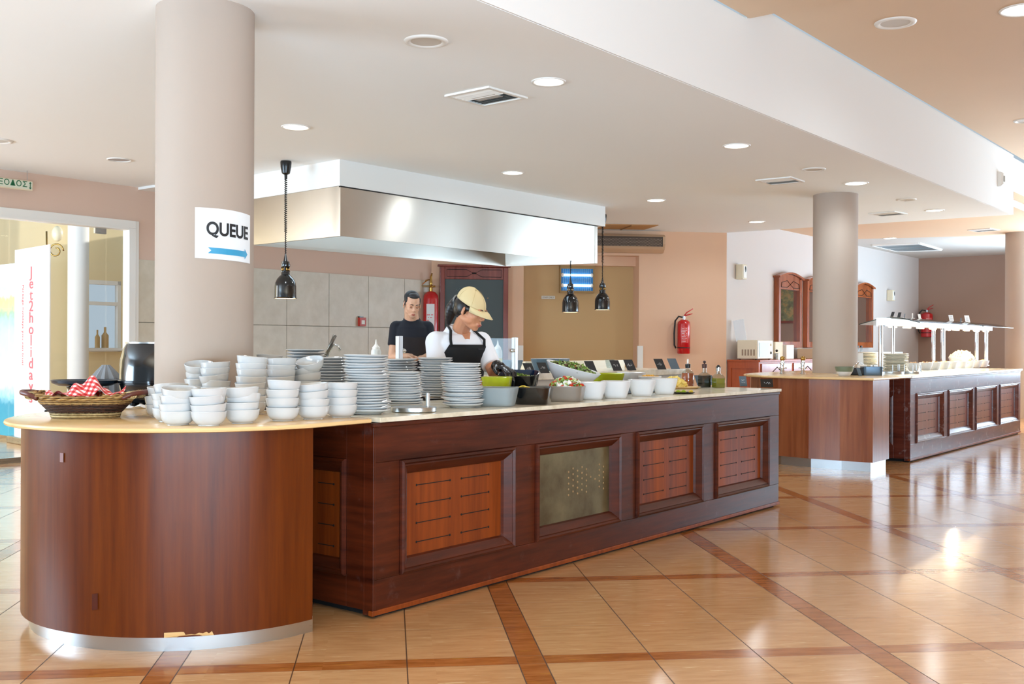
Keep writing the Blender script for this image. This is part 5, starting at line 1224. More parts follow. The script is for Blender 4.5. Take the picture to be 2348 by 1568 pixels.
# ================================================================== heated display on the far counter
def f2(u, d, z=0): return F2 @ Vector((u, d, z))
hd = root('heated_display', tuple(f2(4.3, .98, ZF)), 'steel-framed heated display with curved glass canopies and glowing warm lamps on the far counter', 'heated display')
UA = u_at(2024, .98, F2); UB = u_at(2266, .98, F2)
MB(F2).box(UA, UB, .92, 1.04, 1.395, 1.485).build('lamp_beam', 'steel_v', hd, bevel=.006)
MB(F2).box(UA-.001, UA+.02, .90, 1.06, 1.39, 1.49).build('end_plate', 'steel', hd)
k = 0
for px_, dd_, rr in ((2019, .99, .026), (2047, .95, .021), (2140, 1.00, .024), (2162, .93, .028), (2239, 1.02, .024), (2261, .93, .026)):
    u_ = u_at(px_, dd_, F2); MB(F2 @ Matrix.Translation((u_, dd_, 0))).cyl(rr, ZF, 1.40, seg=20).build('post', 'chrome', hd, smooth='auto')
    MB(F2 @ Matrix.Translation((u_, dd_, 0))).cyl(rr*1.7, ZF, ZF+.012, seg=20).build('post_foot', 'steel', hd)
for j, (ua, ub) in enumerate(((u_at(2058, .98, F2)-.30, u_at(2190, .98, F2)), (u_at(2196, .98, F2)-.05, UB+.0))):
    prof_g = [(1.36,1.415),(1.25,1.445),(1.12,1.478),(.98,1.496),(.86,1.490),(.74,1.462),(.62,1.432)]
    m = MB(F2); m.loops([[(ua, d, z) for d, z in prof_g]+[(ua, d, z+.008) for d, z in prof_g[::-1]], [(ub, d, z) for d, z in prof_g]+[(ub, d, z+.008) for d, z in prof_g[::-1]]], True, True)
    gp = m.build('curved_glass', 'glass_t', hd, smooth='auto')
    MB(F2).tube([(ua, d, z+.004) for d, z in prof_g], .006, 6).build('glass_edge', pl('dark_glass_edge', '#37403c', .2), gp, smooth=True)
for i in range(9):
    u_ = UA+.35+i*(UB-UA-.5)/8
    MB(F2).tube([(u_-.14, .98, 1.388), (u_+.14, .98, 1.388)], .011, 8).build('heat_tube', 'bulb' if i >= 4 else M['lamp_in'], hd, smooth=True)
light('heat_lamp_strip', 'AREA', tuple(f2((UA+UB)/2, .98, 1.37)), 105, (1, .78, .5), 3.6, .10, (0, 0, -1)).rotation_euler = (0, 0, PI/2-PHI)
q = f2(u_at(2176, .93, F2), .93, 1.395); MB(Matrix.Translation(q)).ell((0,0,0), (.03,.03,.03), 14, 10).build('bare_bulb', 'bulb', hd, smooth=True)
light('bare_bulb_light', 'POINT', (q.x+.02, q.y-.05, q.z-.02), 14, (1, .8, .52), .03)
# serving bowls under the lamps
bz = [(.0001,.002),(.045,.002),(.058,.02),(.072,.06),(.082,.095),(.078,.097),(.067,.06),(.052,.02),(.0001,.012)]
gb = lathe_obj('gratin_bowl', bz, 'china2', 32)
names = ['first from the left', 'second from the left', 'third from the left', 'fourth from the left', 'fifth from the left', 'sixth from the left', 'seventh from the left', 'eighth from the left', 'ninth from the left']
for i, px_ in enumerate((2094, 2123, 2142, 2163, 2181, 2203, 2222, 2238, 2254)):
    u_ = u_at(px_, .62, F2); p = f2(u_, .62); sc = 1.0
    place(gb, (p.x, p.y, ZF), (0, 0, 0), 'white serving bowl under the heat lamps, '+names[i], 'white bowls under the heat lamps')
    scatter('hot_food', Matrix.Translation((p.x, p.y, ZF)), .058, .058, .07, .022, [('morsels', pl('hot_food_tan', '#e2b98a', .5) if i == 0 else bpy.data.materials['hot_food_tan'], 1, f_cube(.010, .016))], 'browned food in the white heated bowl, '+names[i], 'food', 20+i, 40)['group'] = 'food in the heated bowls'
MB(F2).box(UA+.9, UB-.05, 1.10, 1.45, ZF, ZF+.05).build('rear_hotplate', 'steel', hd, bevel=.004)
p = f2(u_at(2206, 1.25, F2), 1.25); Tt = Matrix.Translation((p.x, p.y, ZF+.051)) @ Matrix.Rotation(RT, 4, 'Z')
dish('bread_tray', Tt, .26, .17, .075, 'china2', 'white tray heaped with white bread under the right part of the heat lamps', cat='tray', taper=.85)
scatter('bread_pieces', Tt, .21, .13, .07, .07, [('slices', pl('white_bread', '#f3e6c8', .8), 1, f_cube(.03, .05))], 'pile of pale bread pieces in the white tray', 'bread', 31, 60)
# far plates and their dispensers
plate_stack(2052, 853, .142, 14, 811, 'the far stack with gold rims under the canopy', (.01, 0), 'cream_plate', ZF, 'plates on the far counter', nm='rimmed_plate')
plate_stack(1993, 846, .112, 11, 808, 'the far stack behind the blue-grey tray', (0, 0), 'cream_plate', ZF, 'plates on the far counter', nm='rimmed_plate', back=.25)
for px_, lab in ((2050, 'steel plate ring with posts around the far gold-rimmed stack'), (2100, 'empty steel plate ring right of the far gold-rimmed stack')):
    p = atz(px_, 857, ZF)+Vector((0, .17, 0)); o = root('plate_ring', (p.x, p.y, ZF), lab, 'plate ring', 'steel plate rings'); T = Matrix.Translation((p.x, p.y, ZF))
    r_ = .165 if px_ == 2050 else .11
    MB(T).lathe([(r_-.01,0),(r_+.008,0),(r_+.008,.022),(r_-.002,.024),(r_-.01,.022)], 40).build('ring', 'steel', o, smooth='auto')
    for a in (-1.65, -.6, .6, 2.4): MB(T).tube([((r_+.004)*math.cos(a), (r_+.004)*math.sin(a), .01), ((r_+.004)*math.cos(a), (r_+.004)*math.sin(a), .095)], .008, 8).build('post', 'steel', o)
# cards on the canopy and around it
def top_card(px, py, w_, h_, mat, label, lean=.35, shear=0, Y=None):
    u_ = u_at(px, .98, F2); p = f2(u_, .98); z = 1.506
    T = Matrix.Translation((p.x, p.y, z)) @ Matrix.Rotation(.15, 4, 'Z') @ Matrix.Rotation(-lean, 4, 'X'); o = root('label_card', (p.x, p.y, z), label, 'label card', 'label cards on the glass canopy')
    MB(T).loops([[(-w_/2, 0, 0), (w_/2, 0, 0), (w_/2+shear, 0, h_), (-w_/2+shear, 0, h_)], [(-w_/2, .003, 0), (w_/2, .003, 0), (w_/2+shear, .003, h_), (-w_/2+shear, .003, h_)]], True, True).build('card', mat, o)
    MB(Matrix.Translation((p.x, p.y, z-.002))).lathe([(.0001,0),(.028,0),(.026,.006),(.008,.010),(.0001,.012)], 16).build('foot', 'chrome', o, smooth='auto')
    return T, o
for px_, w_, h_, mat, lab, sh in ((2044,.038,.070,'slate','leftmost dark tilted card on the glass canopy',.035), (2060,.040,.070,'slate','second dark tilted card on the glass canopy',.03),
        (2073,.010,.060,'slate2','thin grey edge-on card right of the two dark cards',.02), (2092,.012,.075,'white_plastic','thin white edge-on card near the far extinguisher',.012),
        (2109,.036,.070,'white_plastic','small white card in front of the far extinguisher',.0), (2182,.066,.095,'paper','upright white printed card, left of the two large ones',.0),
        (2203,.018,.06,'slate2','thin grey card between the two large white cards',.012), (2219,.075,.11,'paper','tilted white printed card, right of the two large ones',-.0)):
    T, o = top_card(px_, 730, w_, h_, mat, lab, shear=sh)
    if mat == 'paper': scribble(T @ Matrix.Translation((0, -.001, h_*.5)), w_*.7, h_*.6, 4, .0012, int(px_)).build('print', pl('grey_print', '#9aa0a6', .6), o)
# things on the far curved end
def far(px, py, back=.0):
    p = atz(px, py, ZF+.001); d = Vector((p.x, p.y, 0)).normalized(); return p+d*back
p = far(1936, 863, .09); T = Matrix.Translation((p.x, p.y, ZF+.0015))
o = root('sauce_bowl', p, 'two-tone white and sage green bowl at the right of the far column', 'bowl')
MB(T).lathe([(.0001,.0),(.045,.0),(.055,.008),(.078,.045)], 32).build('lower_body', 'china2', o, smooth='auto'); MB(T).lathe([(.078,.045),(.088,.078),(.090,.092),(.086,.092),(.070,.04),(.0001,.02)], 32).build('rim', pl('sage_glaze', '#6f7a66', .3), o, smooth='auto')
MB(T).tube([(.02,0,.03),(.09,-.01,.10),(.14,-.015,.135)], [.008,.005,.006], 8).build('spoon', 'chrome', o, smooth=True)
p = far(1998, 861, .12); T = Matrix.Translation((p.x, p.y, ZF+.0015)) @ Matrix.Rotation(-.1, 4, 'Z')
dish('enamel_tray', T, .095, .10, .085, pl('blue_grey_metal', '#54687a', .25, .5), 'blue-grey metal tray in front of the far plates', cat='tray', taper=.95, ex=8)
p = far(1962, 861, .14); T = Matrix.Translation((p.x, p.y, ZF+.0015))
MB
tag(MB(T).box(-.07,.07,-.06,.10,0,.075).build('black_caddy', 'black', bevel=.006), 'black open caddy between the sage bowl and the blue-grey tray', 'caddy')
p = far(1958, 857, .34); T = Matrix.Translation((p.x, p.y, ZF+.0015)) @ Matrix.Rotation(-.05, 4, 'Z')
o = root('napkin_box', p, 'open white box of paper sachets standing behind the black caddy', 'box')
MB(T).box(-.12,.12,-.06,.06,0,.09).build('box', 'white_plastic', o, bevel=.004); MB(T @ Matrix.Translation((0,.06,.09)) @ Matrix.Rotation(-.15,4,'X')).box(-.12,.12,0,.008,0,.13).build('lid', 'white_plastic', o, bevel=.006)
scatter('sachets', T, .10, .05, .085, .03, [('sachets','paper',1,f_cube(.010,.016))], '', '', 41, 60, par=MB(T).box(-.1,.1,-.05,.05,.05,.088).build('sachets','paper',o))
card(1973, 862, .034, .080, 'slate2', 'small silver-blue card leaning on the black caddy by the far tray', z=ZF, lean=.2, shear=.02, yaw=.1)
for px_, lab in ((1794, 'brass-topped chrome pillar tap, left of the pair on the far worktop'), (1841, 'brass-topped chrome pillar tap, right of the pair next to the far column')):
    p = far(px_, 857.5); T = Matrix.Translation((p.x, p.y, ZF+.0015)); o = root('pillar_tap', p, lab, 'tap', 'brass-topped taps on the far worktop')
    MB(T).lathe([(.0001,0),(.030,0),(.026,.01),(.020,.02),(.020,.10),(.026,.105),(.026,.115),(.018,.125),(.018,.140)], 20, cap=False).build('pillar', 'chrome', o, smooth='auto')
    MB(T).ell((0,0,.160),(.026,.026,.026),18,12).build('ball', 'brass', o, smooth=True)
    MB(T).tube([(-.045,0,.062),(.045,0,.062)], .006, 8).build('lever', 'chrome', o, smooth=True)
# salt and pepper behind the column
for k, (px_, lab) in enumerate(((1967, 'small glass shaker with black cap behind the far column, left one'), (1975, 'small glass shaker with black cap behind the far column, right one'))):
    p = aty(px_, 800, 15.2); p.z = ZF; 
    u_ = w2u(px_, .3); q_ = F3 @ Vector((u_, -.3, zs_+.10))
    T = Matrix.Translation(q_); o = root('shaker', q_, lab, 'shaker', 'glass shakers on the ledge')
    MB(T).lathe([(.0001,0),(.025,0),(.022,.08),(.018,.085)],16).build('body','acrylic',o,smooth='auto'); MB(T).lathe([(.022,.083),(.022,.11),(.0001,.115)],16).build('cap','black',o)
o = MB(F3).box(4.66,6.3,-.5,-.005,0,zs_+.099).build('white_cabinet','white_plastic',bevel=.006); tag(o,'low white cabinet against the pale wall, right of the far column','cabinet')
# ================================================================== things on the kitchen island
def fb(u, d, z=0): return FB @ Vector((u, d, z))
def ub(px, d): return u_at(px, d, FB)
gd = root('sneeze_guard', tuple(fb(ub(1047,.15), .15, .90)), 'straight glass sneeze guard with steel posts on the kitchen island behind the woman', 'sneeze guard')
ga, gb_ = ub(915,.15), ub(1180,.15)
for nm, u_ in (('post', ga), ('post', gb_)):
    q = fb(u_, .15); MB(FB).box(u_-.022, u_+.022, .13, .17, .9005, 1.215).build('post', 'steel_v', gd, bevel=.004)
MB(FB).box(ga+.03, gb_-.03, .145, .151, .93, 1.205).build('glass_panel', 'glass_t', gd)
for u_ in (ga+.04, gb_-.04): MB(FB @ Matrix.Translation((u_, .14, 1.10))).ell((0,0,0),(.018,.022,.018),12,8).build('clamp_knob','chrome',gd,smooth=True)
def squeeze(px, d, label, liq_):
    u_ = ub(px, d); T = FB @ Matrix.Translation((u_, d, .9005)); o = root('squeeze_bottle', T.translation, label, 'squeeze bottle', 'squeeze bottles of yellow sauce')
    MB(T).lathe([(.0001,0),(.038,0),(.040,.005),(.040,.19),(.036,.205),(.026,.212)], 28).build('bottle', pl('translucent_plastic','#eef0ee',.35,Transmission_Weight=.2), o, smooth='auto')
    MB(T).lathe([(.0405,.03),(.0407,.03),(.0407,.13),(.0405,.13)], 28).build('sauce', pl('yellow_sauce','#e6d884',.4), o, smooth='auto')
    MB(T).lathe([(.030,.208),(.031,.225),(.020,.235),(.009,.25),(.004,.285),(.0001,.287)], 24).build('nozzle', 'white_plastic', o, smooth='auto')
squeeze(862, .42, 'squeeze bottle of yellow sauce left of the man in black', 0)
squeeze(1141, .30, 'squeeze bottle of yellow sauce behind the glass, right of the woman', 0)
def island_dish(px, d, sx, h, mat, label, inner=None):
    u_ = ub(px, d); return dish('oval_pan', FB @ Matrix.Translation((u_, d, .9005)), sx, .13, h, mat, label, cat='pan', grp='blue-grey pans on the kitchen island', taper=.8, ex=2.2, inner=inner), (u_, d)
island_dish(1158, .50, .20, .105, 'bluegrey', 'blue-grey oval pan behind the glass guard right post')
island_dish(1262, .50, .26, .115, 'bluegrey', 'larger blue-grey oval pan directly behind the big salad bowl', 'china2')
island_dish(600, .35, .12, .05, 'bluegrey', 'small blue-grey dish seen just right of the large column')
u_ = ub(638, .4); dish('food_tray', FB @ Matrix.Translation((u_, .4, .9005)), .16, .12, .03, 'china2', 'low tray of yellow fries partly hidden by the bowls', cat='tray')
scatter('fries', FB @ Matrix.Translation((u_, .4, .92)), .12, .09, .01, .03, [('fries', pl('fries_gold','#e0b45a',.5), 1, f_cube(.012,.018))], 'heap of golden fries behind the bowl stacks', 'food', 51, 60)
u_ = ub(1398, .55); o = dish('glass_dish', FB @ Matrix.Translation((u_, .55, .9855-.08)), .055, .05, .09, 'acrylic', 'small clear glass dish on the island above the lime tray', cat='bowl', taper=.6, ex=2)
for px_, lab in ((1116, 'dark square black tray right of the white plates, below the woman'),):
    pass
# tap behind the plates
p = aty(762, 800, 7.6); u_ = ub(752, .3); T = FB @ Matrix.Translation((u_, .3, .9005))
o = root('kitchen_tap', T.translation, 'grey metal lever tap behind the rearmost plates', 'tap'); a_ = F_PX; s7 = (FB @ Vector((u_,.3,0))).y/F_PX
R7 = Matrix.Translation(T.translation)
MB(R7).tube([(-.02,0,0),(-.02,0,.12),(.0,0,.19),(.045,0,.245),(.075,0,.235),(.088,0,.20)], [.02,.018,.014,.012,.011,.010], 10).build('spout', 'steel', o, smooth=True)
MB(R7).tube([(-.03,-.01,.14),(.02,-.02,.24),(.055,-.02,.315)], [.010,.012,.015], 10).build('lever', pl('gunmetal','#6b6862',.3,.9), o, smooth=True)
# ================================================================== people
def remesh(o, vox, it=3):
    m = o.modifiers.new('r', 'REMESH'); m.mode = 'VOXEL'; m.voxel_size = vox; m.use_smooth_shade = True
    s_ = o.modifiers.new('s', 'SMOOTH'); s_.factor = .5; s_.iterations = it
    bpy.context.view_layer.update(); dg = bpy.context.evaluated_depsgraph_get(); me = bpy.data.meshes.new_from_object(o.evaluated_get(dg))
    o.modifiers.clear(); mats = list(o.data.materials); old = o.data; o.data = me; me.materials.clear()
    for x in mats: me.materials.append(x)
    for p_ in me.polygons: p_.use_smooth = True
    bpy.data.meshes.remove(old); return o
def head_parts(m, HM, male):
    a = MB(HM); w = 1.04 if male else .98
    a.ell((0,.018,.030),(.0745*w,.094,.086)); a.ell((0,-.028,-.030),(.060*w,.064,.083)); a.ell((0,-.046,-.082),(.042*w,.042,.034)); a.ell((0,-.066,-.104),(.024*w,.020,.016))
    for s in (-1,1):
        a.ell((s*.034,-.050,-.030),(.026*w,.030,.032)); a.ell((s*.040,-.012,-.062),(.022*w,.050,.026))
        a.ell((s*.030,-.080,.020),(.025,.013,.009)); a.ell((s*.029,-.074,-.002),(.017,.014,.013))
        a.ell((s*.010,-.099,-.037),(.0085,.010,.0075)); 
        a.ell((s*.078*w,.010,-.012),(.007,.017,.029), rot=Euler((.15,0,s*.35)).to_matrix()); a.ell((s*.079*w,.004,-.034),(.006,.010,.011))
    a.cap((0,-.084,.008),.0075,(0,-.107,-.030),.0095 if male else .0085); a.ell((0,-.103,-.034),(.0115,.010,.008))
    a.ell((0,-.084,-.072),(.024,.012,.016)); a.ell((0,-.093,-.066),(.019,.006,.0045)); a.ell((0,-.091,-.077),(.016,.007,.0055))
    m.add(a.v, a.f)
def hand_parts(m, X, s=1.0, curl=.5):    # local: wrist at origin, fingers towards -y, palm down
    a = MB(X); a.ell((0,-.045*s,0),(.036*s,.050*s,.014*s)); a.cap((0,.01,0),.024*s,(0,-.03*s,0),.026*s)
    for i, (x, L) in enumerate(((-.028,.066),(-.010,.076),(.009,.072),(.026,.058))):
        p0 = Vector((x*s,-.085*s,0)); p1 = p0+Vector((x*.15*s,-L*.45*s,-L*.12*s*curl*2)); p2 = p1+Vector((0,-L*.30*s,-L*.38*s*curl*2)); p3 = p2+Vector((0,-L*.08*s,-L*.30*s*curl*2))
        a.cap(p0,.0088*s,p1,.0082*s,10); a.cap(p1,.0082*s,p2,.0076*s,10); a.cap(p2,.0076*s,p3,.0068*s,10)
    q = [Vector((-.026*s,-.02*s,0)), Vector((-.052*s,-.045*s,-.010*s)), Vector((-.058*s,-.075*s,-.020*s))]
    a.cap(q[0],.013*s,q[1],.0105*s,10); a.cap(q[1],.0105*s,q[2],.0085*s,10); m.add(a.v, a.f)
def aim(p, q, roll=0):                   # frame at p whose -y points to q
    d = (Vector(q)-Vector(p)).normalized(); y = -d; z = Vector((0,0,1)); x = y.cross(z).normalized(); z = x.cross(y)
    R_ = Matrix((x, y, z)).transposed().to_4x4(); return Matrix.Translation(p) @ R_ @ Matrix.Rotation(roll, 4, 'Y')
def torso_loops(secs, n=36, grow=0, a0=0, a1=2*PI, closed=True):
    out = []
    for z, hw, hd, cy, cx in secs:
        row = []
        for k in range(n if closed else n+1):
            a = a0+(a1-a0)*k/n; c_, s_ = math.cos(a), math.sin(a)
            row.append((cx+(hw+grow)*abs(c_)**.85*(1 if c_ >= 0 else -1), cy+(hd+grow)*abs(s_)**.9*(1 if s_ >= 0 else -1), z))
        out.append(row)
    return out
def person(loc, yaw, label, P):
    o = root('person', (loc[0], loc[1], 0), label, 'person', rot=(0,0,yaw)); B = wm(o)
    sk, male = P['skin'], P['male']
    HM = B @ Matrix.Translation(P['head']) @ Matrix.Rotation(P['hyaw'], 4, 'Z') @ Matrix.Rotation(P['pitch'], 4, 'X') @ Matrix.Rotation(P.get('tilt', 0), 4, 'Y') @ Matrix.Scale(P['hs'], 4)
    m = MB(); head_parts(m, HM, male)
    b = MB(B); hl = Vector(P['head']); nb = Vector(P['neck'])
    inv = B.inverted(); h0 = inv @ (HM @ Vector((0,.020,-.055)))
    nr = .060 if male else .050
    b.cap(h0, nr, nb, nr*1.12); b.ell(nb+Vector((0,-.035,-.045)),(.07,.045,.05))
    secs = P['torso']; b.loops(torso_loops([(z, hw*.9, hd*.9, cy, cx) for z, hw, hd, cy, cx in secs]), True, True)
    for arm in P['arms']:
        s_, e, w_, h = [Vector(v) for v in arm[:4]]
        b.cap(s_, .050, e, .040); b.cap(e, .041, w_, .027)
    zh = secs[0][0]
    for s in (-1, 1): b.cap((s*.085, .04, zh+.02), .085, (s*.095, .03, .48), .058); b.cap((s*.095, .03, .48), .056, (s*.10, .05, .09), .038)
    m.add(b.v, b.f)
    for arm in P['arms']:
        if not arm[4]:
            hm = MB(); hand_parts(hm, B @ aim(arm[2], arm[3], arm[5]), 1.0, .45); m.add(hm.v, hm.f)
    body = remesh(m.build('body', sk, o, fix=False), .0052, 3)
    for arm in P['arms']:
        if arm[4]:
            hm = MB(); hand_parts(hm, B @ aim(arm[2], arm[3], arm[5]), 1.1, .6); g = MB(B); g.cap(Vector(arm[2])+(Vector(arm[1])-Vector(arm[2])).normalized()*.04, .034, arm[2], .031); hm.add(g.v, g.f)
            remesh(hm.build('black_glove', 'black', o, fix=False), .004, 2)
    # trousers and shoes, hidden behind the counters
    t_ = MB(B)
    for s in (-1, 1): t_.cap((s*.085,.04,zh),.105,(s*.095,.03,.48),.075); t_.cap((s*.095,.03,.48),.075,(s*.10,.05,.12),.055)
    t_.ell((0,.03,zh+.03),(.17,.125,.10)); remesh(t_.build('trousers', 'trousers', o, fix=False), .012, 3)
    for s in (-1, 1): MB(B).ell((s*.10,-.03,.045),(.048,.13,.044)).build('shoe', 'black', o, smooth=True)
    # face details
    hb = MB(HM)
    for s in (-1, 1):
        e = MB(HM).ell((s*.030,-.0815,.000),(.0125,.0085,.0095)).build('eyelid', P['lid'], o, smooth=True)
        MB(HM).tube([(s*.018,-.0895,-.0055),(s*.024,-.0915,-.0085),(s*.031,-.0915,-.0092),(s*.038,-.088,-.0078),(s*.043,-.084,-.0045)], .0014, 6).build('eyelashes', 'eye', e, smooth=True)
        pts = [(s*.013,-.0895,.0200),(s*.024,-.0945,.0255),(s*.036,-.0915,.0275),(s*.047,-.080,.0215)]
        MB(HM).tube(pts, [.0030,.0034,.0028,.0014] if male else [.0020,.0024,.0020,.001], 8).build('eyebrow', P['hair'], o, smooth=True)
    MB(HM).tube([(-.0205,-.0895,-.0725),(-.010,-.0965,-.0705),(0,-.0985,-.0720),(.010,-.0965,-.0705),(.0205,-.0895,-.0725)], [.0012,.0042,.0040,.0042,.0012], 8).build('lips', 'lip', o, smooth=True)
    MB(HM).tube([(-.017,-.0895,-.0775),(0,-.0965,-.0800),(.017,-.0895,-.0775)], [.0015,.0050,.0015], 8).build('lips', 'lip', o, smooth=True)
    # shirt
    sh = MB(B); st = [r for r in secs]; sh.loops(torso_loops([(z, hw+.006, hd+.006, cy, cx) for z, hw, hd, cy, cx in st]), True, True)
    for arm in P['arms']:
        s_, e = Vector(arm[0]), Vector(arm[1]); f = P['sleeve']; q = s_.lerp(e, f)
        sh.cap(s_, .066, s_.lerp(q, .5), .062); sh.tube([s_.lerp(q, .3), q], [.063, .060], 20)
        sh.cap(s_, .064, nb+Vector((0,.01,-.045)), .058)
    shirt = remesh(sh.build('shirt', P['shirt'], o, fix=False), .0065, 4)
    return o, B, HM, shirt
# the woman arranging salads
YW = math.radians(30)
wo = (-.335, 6.43)
W_secs = [(.86,.165,.125,.03,0),(.95,.155,.115,.01,0),(1.03,.150,.110,-.02,0),(1.10,.158,.115,-.04,0),(1.16,.160,.105,-.045,0),(1.205,.125,.080,-.035,0),(1.225,.07,.055,-.03,0)]
inv = (Matrix.Translation((wo[0], wo[1], 0)) @ Matrix.Rotation(YW, 4, 'Z')).inverted()
hw_ = inv @ aty(1081, 709, 6.24); gl = inv @ aty(1152, 842, 5.93)
el = (.15, -.20, .985)
P = dict(hs=.945, skin='skin', male=False, head=tuple(hw_), neck=(0, -.03, 1.215), hyaw=math.radians(30), pitch=math.radians(21), tilt=0, torso=W_secs, lid='lid', hair='hair', shirt='polo', sleeve=.80,
         arms=[((-.150,-.02,1.165), (-.19,-.13,.95), (-.06,-.34,.93), (-.02,-.45,.92), False, 0), ((.150,-.03,1.165), el, (gl.x, gl.y+.06, gl.z+.01), tuple(gl+Vector((.02,-.05,-.02))), True, 0)])
o, B, HM, shirt = person(wo, YW, 'woman in a beige cap, white polo and black apron looking down behind the plates', P)
hr_ = MB(HM); hr_.ell((0,.040,.012),(.0795,.083,.078)); hr_.ell((0,.060,-.025),(.062,.060,.060))
for s in (-1, 1): hr_.ell((s*.066,-.020,.008),(.012,.034,.018)); hr_.ell((s*.070,.030,.0),(.014,.04,.04))
hr_.ell((0,.125,.020),(.022,.025,.022))
for k in range(9): f = k/8; hr_.ell((.012*f, .128+.018*math.sin(f*2.4), .020-.150*f), (.020+.016*math.sin(f*PI), .022+.018*math.sin(f*PI), .028), 14, 10)
hair_ob = remesh(hr_.build('hair', 'hair', o, fix=False), .005, 2)
MB(HM).tube([(.024*math.cos(2*PI*k/12), .132, .020+.024*math.sin(2*PI*k/12)) for k in range(12)], .006, 6, True).build('hair_tie', pl('hair_tie', '#8d8a86', .5), o, smooth=True)
cp = MB(HM); Lc = []
for i in range(13):
    th = (PI/2)*i/12; Lc.append([(.0865*math.cos(th)*math.cos(2*PI*k/40), .014+.1035*math.cos(th)*math.sin(2*PI*k/40), .034+.018*math.sin(2*PI*k/40)*math.cos(th)+(.092+.006*math.sin(2*PI*k/40))*math.sin(th)) for k in range(40)])
cap_ = cp.loops(Lc, False, True).build('cap', 'cap', o, smooth=True)
sd_ = cap_.modifiers.new('t', 'SOLIDIFY'); sd_.thickness = .003
br_ = MB(HM); I_, O_ = [], []
for k in range(25):
    a = -PI/2-1.12+2.24*k/24; c_, s_ = math.cos(a), math.sin(a); f = 1-abs(k-12)/12; ff = math.sin(f*PI/2)
    I_.append((.0855*c_, .014+.1025*s_, .036+.018*s_)); O_.append((.080*c_*(1+.06*ff), .014+.1025*s_-.076*ff, .030+.018*s_-.024*ff-.036*(c_**2)))
mid = [tuple((Vector(a)+Vector(b))/2+Vector((0,0,.006))) for a, b in zip(I_, O_)]
br_.add(I_+mid+O_, [(k, k+1, 26+k, 25+k) for k in range(24)]+[(25+k, 26+k, 51+k, 50+k) for k in range(24)])
bb = br_.build('cap_brim', 'cap', cap_, smooth=True, fix=False); sd_ = bb.modifiers.new('t', 'SOLIDIFY'); sd_.thickness = .003
MB(HM).ell((0,.014,.127),(.006,.006,.004),10,6).build('cap_button', 'cap', cap_, smooth=True)
seam = MB(HM)
for a in (0, PI/3, 2*PI/3): seam.tube([(.0875*math.cos(t_)*math.cos(a+PI/2), .014+.1045*math.cos(t_)*math.sin(a+PI/2), .034+.018*math.cos(t_)*math.sin(a+PI/2)+.0935*math.sin(t_)) for t_ in [PI*k/30 for k in range(1, 30)]], .0007, 4)
seam.build('cap_seams', pl('cap_seam', '#b79c66', .8), cap_)
Tc = HM @ Matrix.Translation((.018,-.070,.098)) @ Matrix.Rotation(.35, 4, 'Z') @ Matrix.Rotation(-.75, 4, 'X')
scribble(Tc, .045, .012, 1, .0009, 9, .008).build('cap_print', pl('cap_print', '#8a6a4a', .8), cap_)
# polo collar, skin at the open neck, apron
cl = MB(B); 
C1 = []; C2 = []
for k in range(28):
    a = -PI/2+.30+(2*PI-.60)*k/27; c_, s_ = math.cos(a), math.sin(a)
    C1.append((.060*c_, -.022+.060*s_, 1.262+.012*s_)); C2.append((.100*c_, -.030+.088*s_-(.02 if (k < 3 or k > 24) else 0), 1.212+.010*s_-(.03 if (k < 3 or k > 24) else .0)))
cl.add(C1+C2, [(k, k+1, 29+k, 28+k) for k in range(27)]); co = cl.build('collar', 'polo', shirt, smooth=True, fix=False); sd_ = co.modifiers.new('t', 'SOLIDIFY'); sd_.thickness = .005
MB(B).loops([[(-.032,-.118,1.225),(.032,-.118,1.225),(0,-.158,1.140)], [(-.028,-.095,1.225),(.028,-.095,1.225),(0,-.14,1.14)]], True, True).build('open_neck', 'skin', body if False else o)
ap = MB(B); rows = []
zs2 = [.80,.88,.95,1.03,1.08,1.115,1.150]
def interp(z):
    for i in range(len(W_secs)-1):
        if W_secs[i][0] <= z <= W_secs[i+1][0]:
            f = (z-W_secs[i][0])/(W_secs[i+1][0]-W_secs[i][0]); return [W_secs[i][j]+(W_secs[i+1][j]-W_secs[i][j])*f for j in range(5)]
    return list(W_secs[0])
for z in zs2:
    r_ = interp(z); half = 1.45 if z < 1.0 else 1.45-(z-1.0)*5.0
    rows.append(torso_loops([(z, r_[1], r_[2], r_[3], 0)], 16, .016, -PI/2-half, -PI/2+half, False)[0])
vs = [p_ for r_ in rows for p_ in r_]; ap.add(vs, [(i*17+k, i*17+k+1, (i+1)*17+k+1, (i+1)*17+k) for i in range(len(rows)-1) for k in range(16)])
apo = ap.build('apron', 'black_matte', o, smooth=True, fix=False); sd_ = apo.modifiers.new('t', 'SOLIDIFY'); sd_.thickness = .004
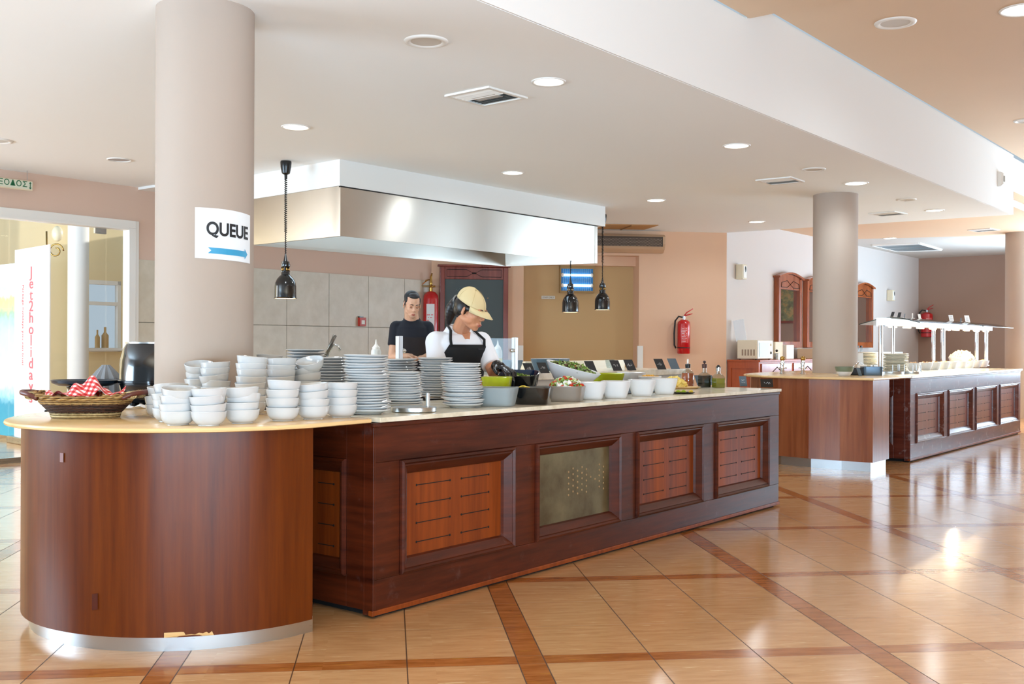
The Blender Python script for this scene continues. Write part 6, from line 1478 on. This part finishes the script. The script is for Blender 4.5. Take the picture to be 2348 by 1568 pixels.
for s, kk in ((-1, 1), (1, 15)):
    e0 = Vector(rows[-1][kk]); 
    MB(B).tube([e0+Vector((0,0,-.01)), e0+Vector((s*.004,.006,.03)), Vector((s*.080,-.075,1.235)), Vector((s*.07,-.01,1.268)), Vector((s*.03,.04,1.275))], .0085, 6).build('strap', 'black_matte', apo, smooth=True)
MB(B).box(.055,.095,-.172,-.168,1.118,1.128).build('name_tag', 'ink', shirt)
# the man in black
mo = (-.915, 9.66); YM = math.radians(6)
M_secs = [(.90,.165,.12,.03,0),(1.02,.152,.115,.02,0),(1.12,.152,.12,.005,0),(1.22,.155,.12,-.01,0),(1.30,.140,.105,-.01,0),(1.350,.105,.075,0,0),(1.372,.075,.062,.0,0)]
inv = (Matrix.Translation((mo[0], mo[1], 0)) @ Matrix.Rotation(YM, 4, 'Z')).inverted(); hm_ = inv @ aty(945, 698, 9.56)
P = dict(hs=.93, skin='skin2', male=True, head=tuple(hm_), neck=(0, .0, 1.355), hyaw=math.radians(14), pitch=math.radians(20), tilt=.04, torso=M_secs, lid='lid', hair='hair2', shirt='tshirt', sleeve=.62,
         arms=[((-.138,.0,1.300), (-.175,-.05,1.035), (-.035,-.24,1.045), (.05,-.28,1.035), False, .2), ((.138,.0,1.300), (.175,-.06,1.05), (.10,-.26,1.03), (.02,-.31,1.02), False, -.2)])
o, B, HM, shirt = person(mo, YM, 'man with short dark hair in a black T-shirt looking down behind the glass guard', P)
hr_ = MB(HM); hr_.ell((0,.036,.058),(.0770,.088,.070)); hr_.ell((0,.060,.005),(.072,.058,.062)); hr_.ell((0,-.030,.095),(.055,.045,.026))
for s in (-1, 1): hr_.ell((s*.066,.010,.045),(.013,.045,.035)); hr_.ell((s*.0735,-.006,.010),(.006,.012,.024))
remesh(hr_.build('hair', 'hair2', o, fix=False), .005, 2)
MB(HM).ell((0,-.072,-.098),(.030,.026,.018)).build('stubble', pl('stubble_skin', '#b58c74', .6), o, smooth=True)
MB(B).tube([(.074*math.cos(2*PI*k/28), -.002+.066*math.sin(2*PI*k/28), 1.378+.012*math.sin(2*PI*k/28)) for k in range(28)], .0065, 8, True).build('neck_rib', 'tshirt', shirt, smooth=True)
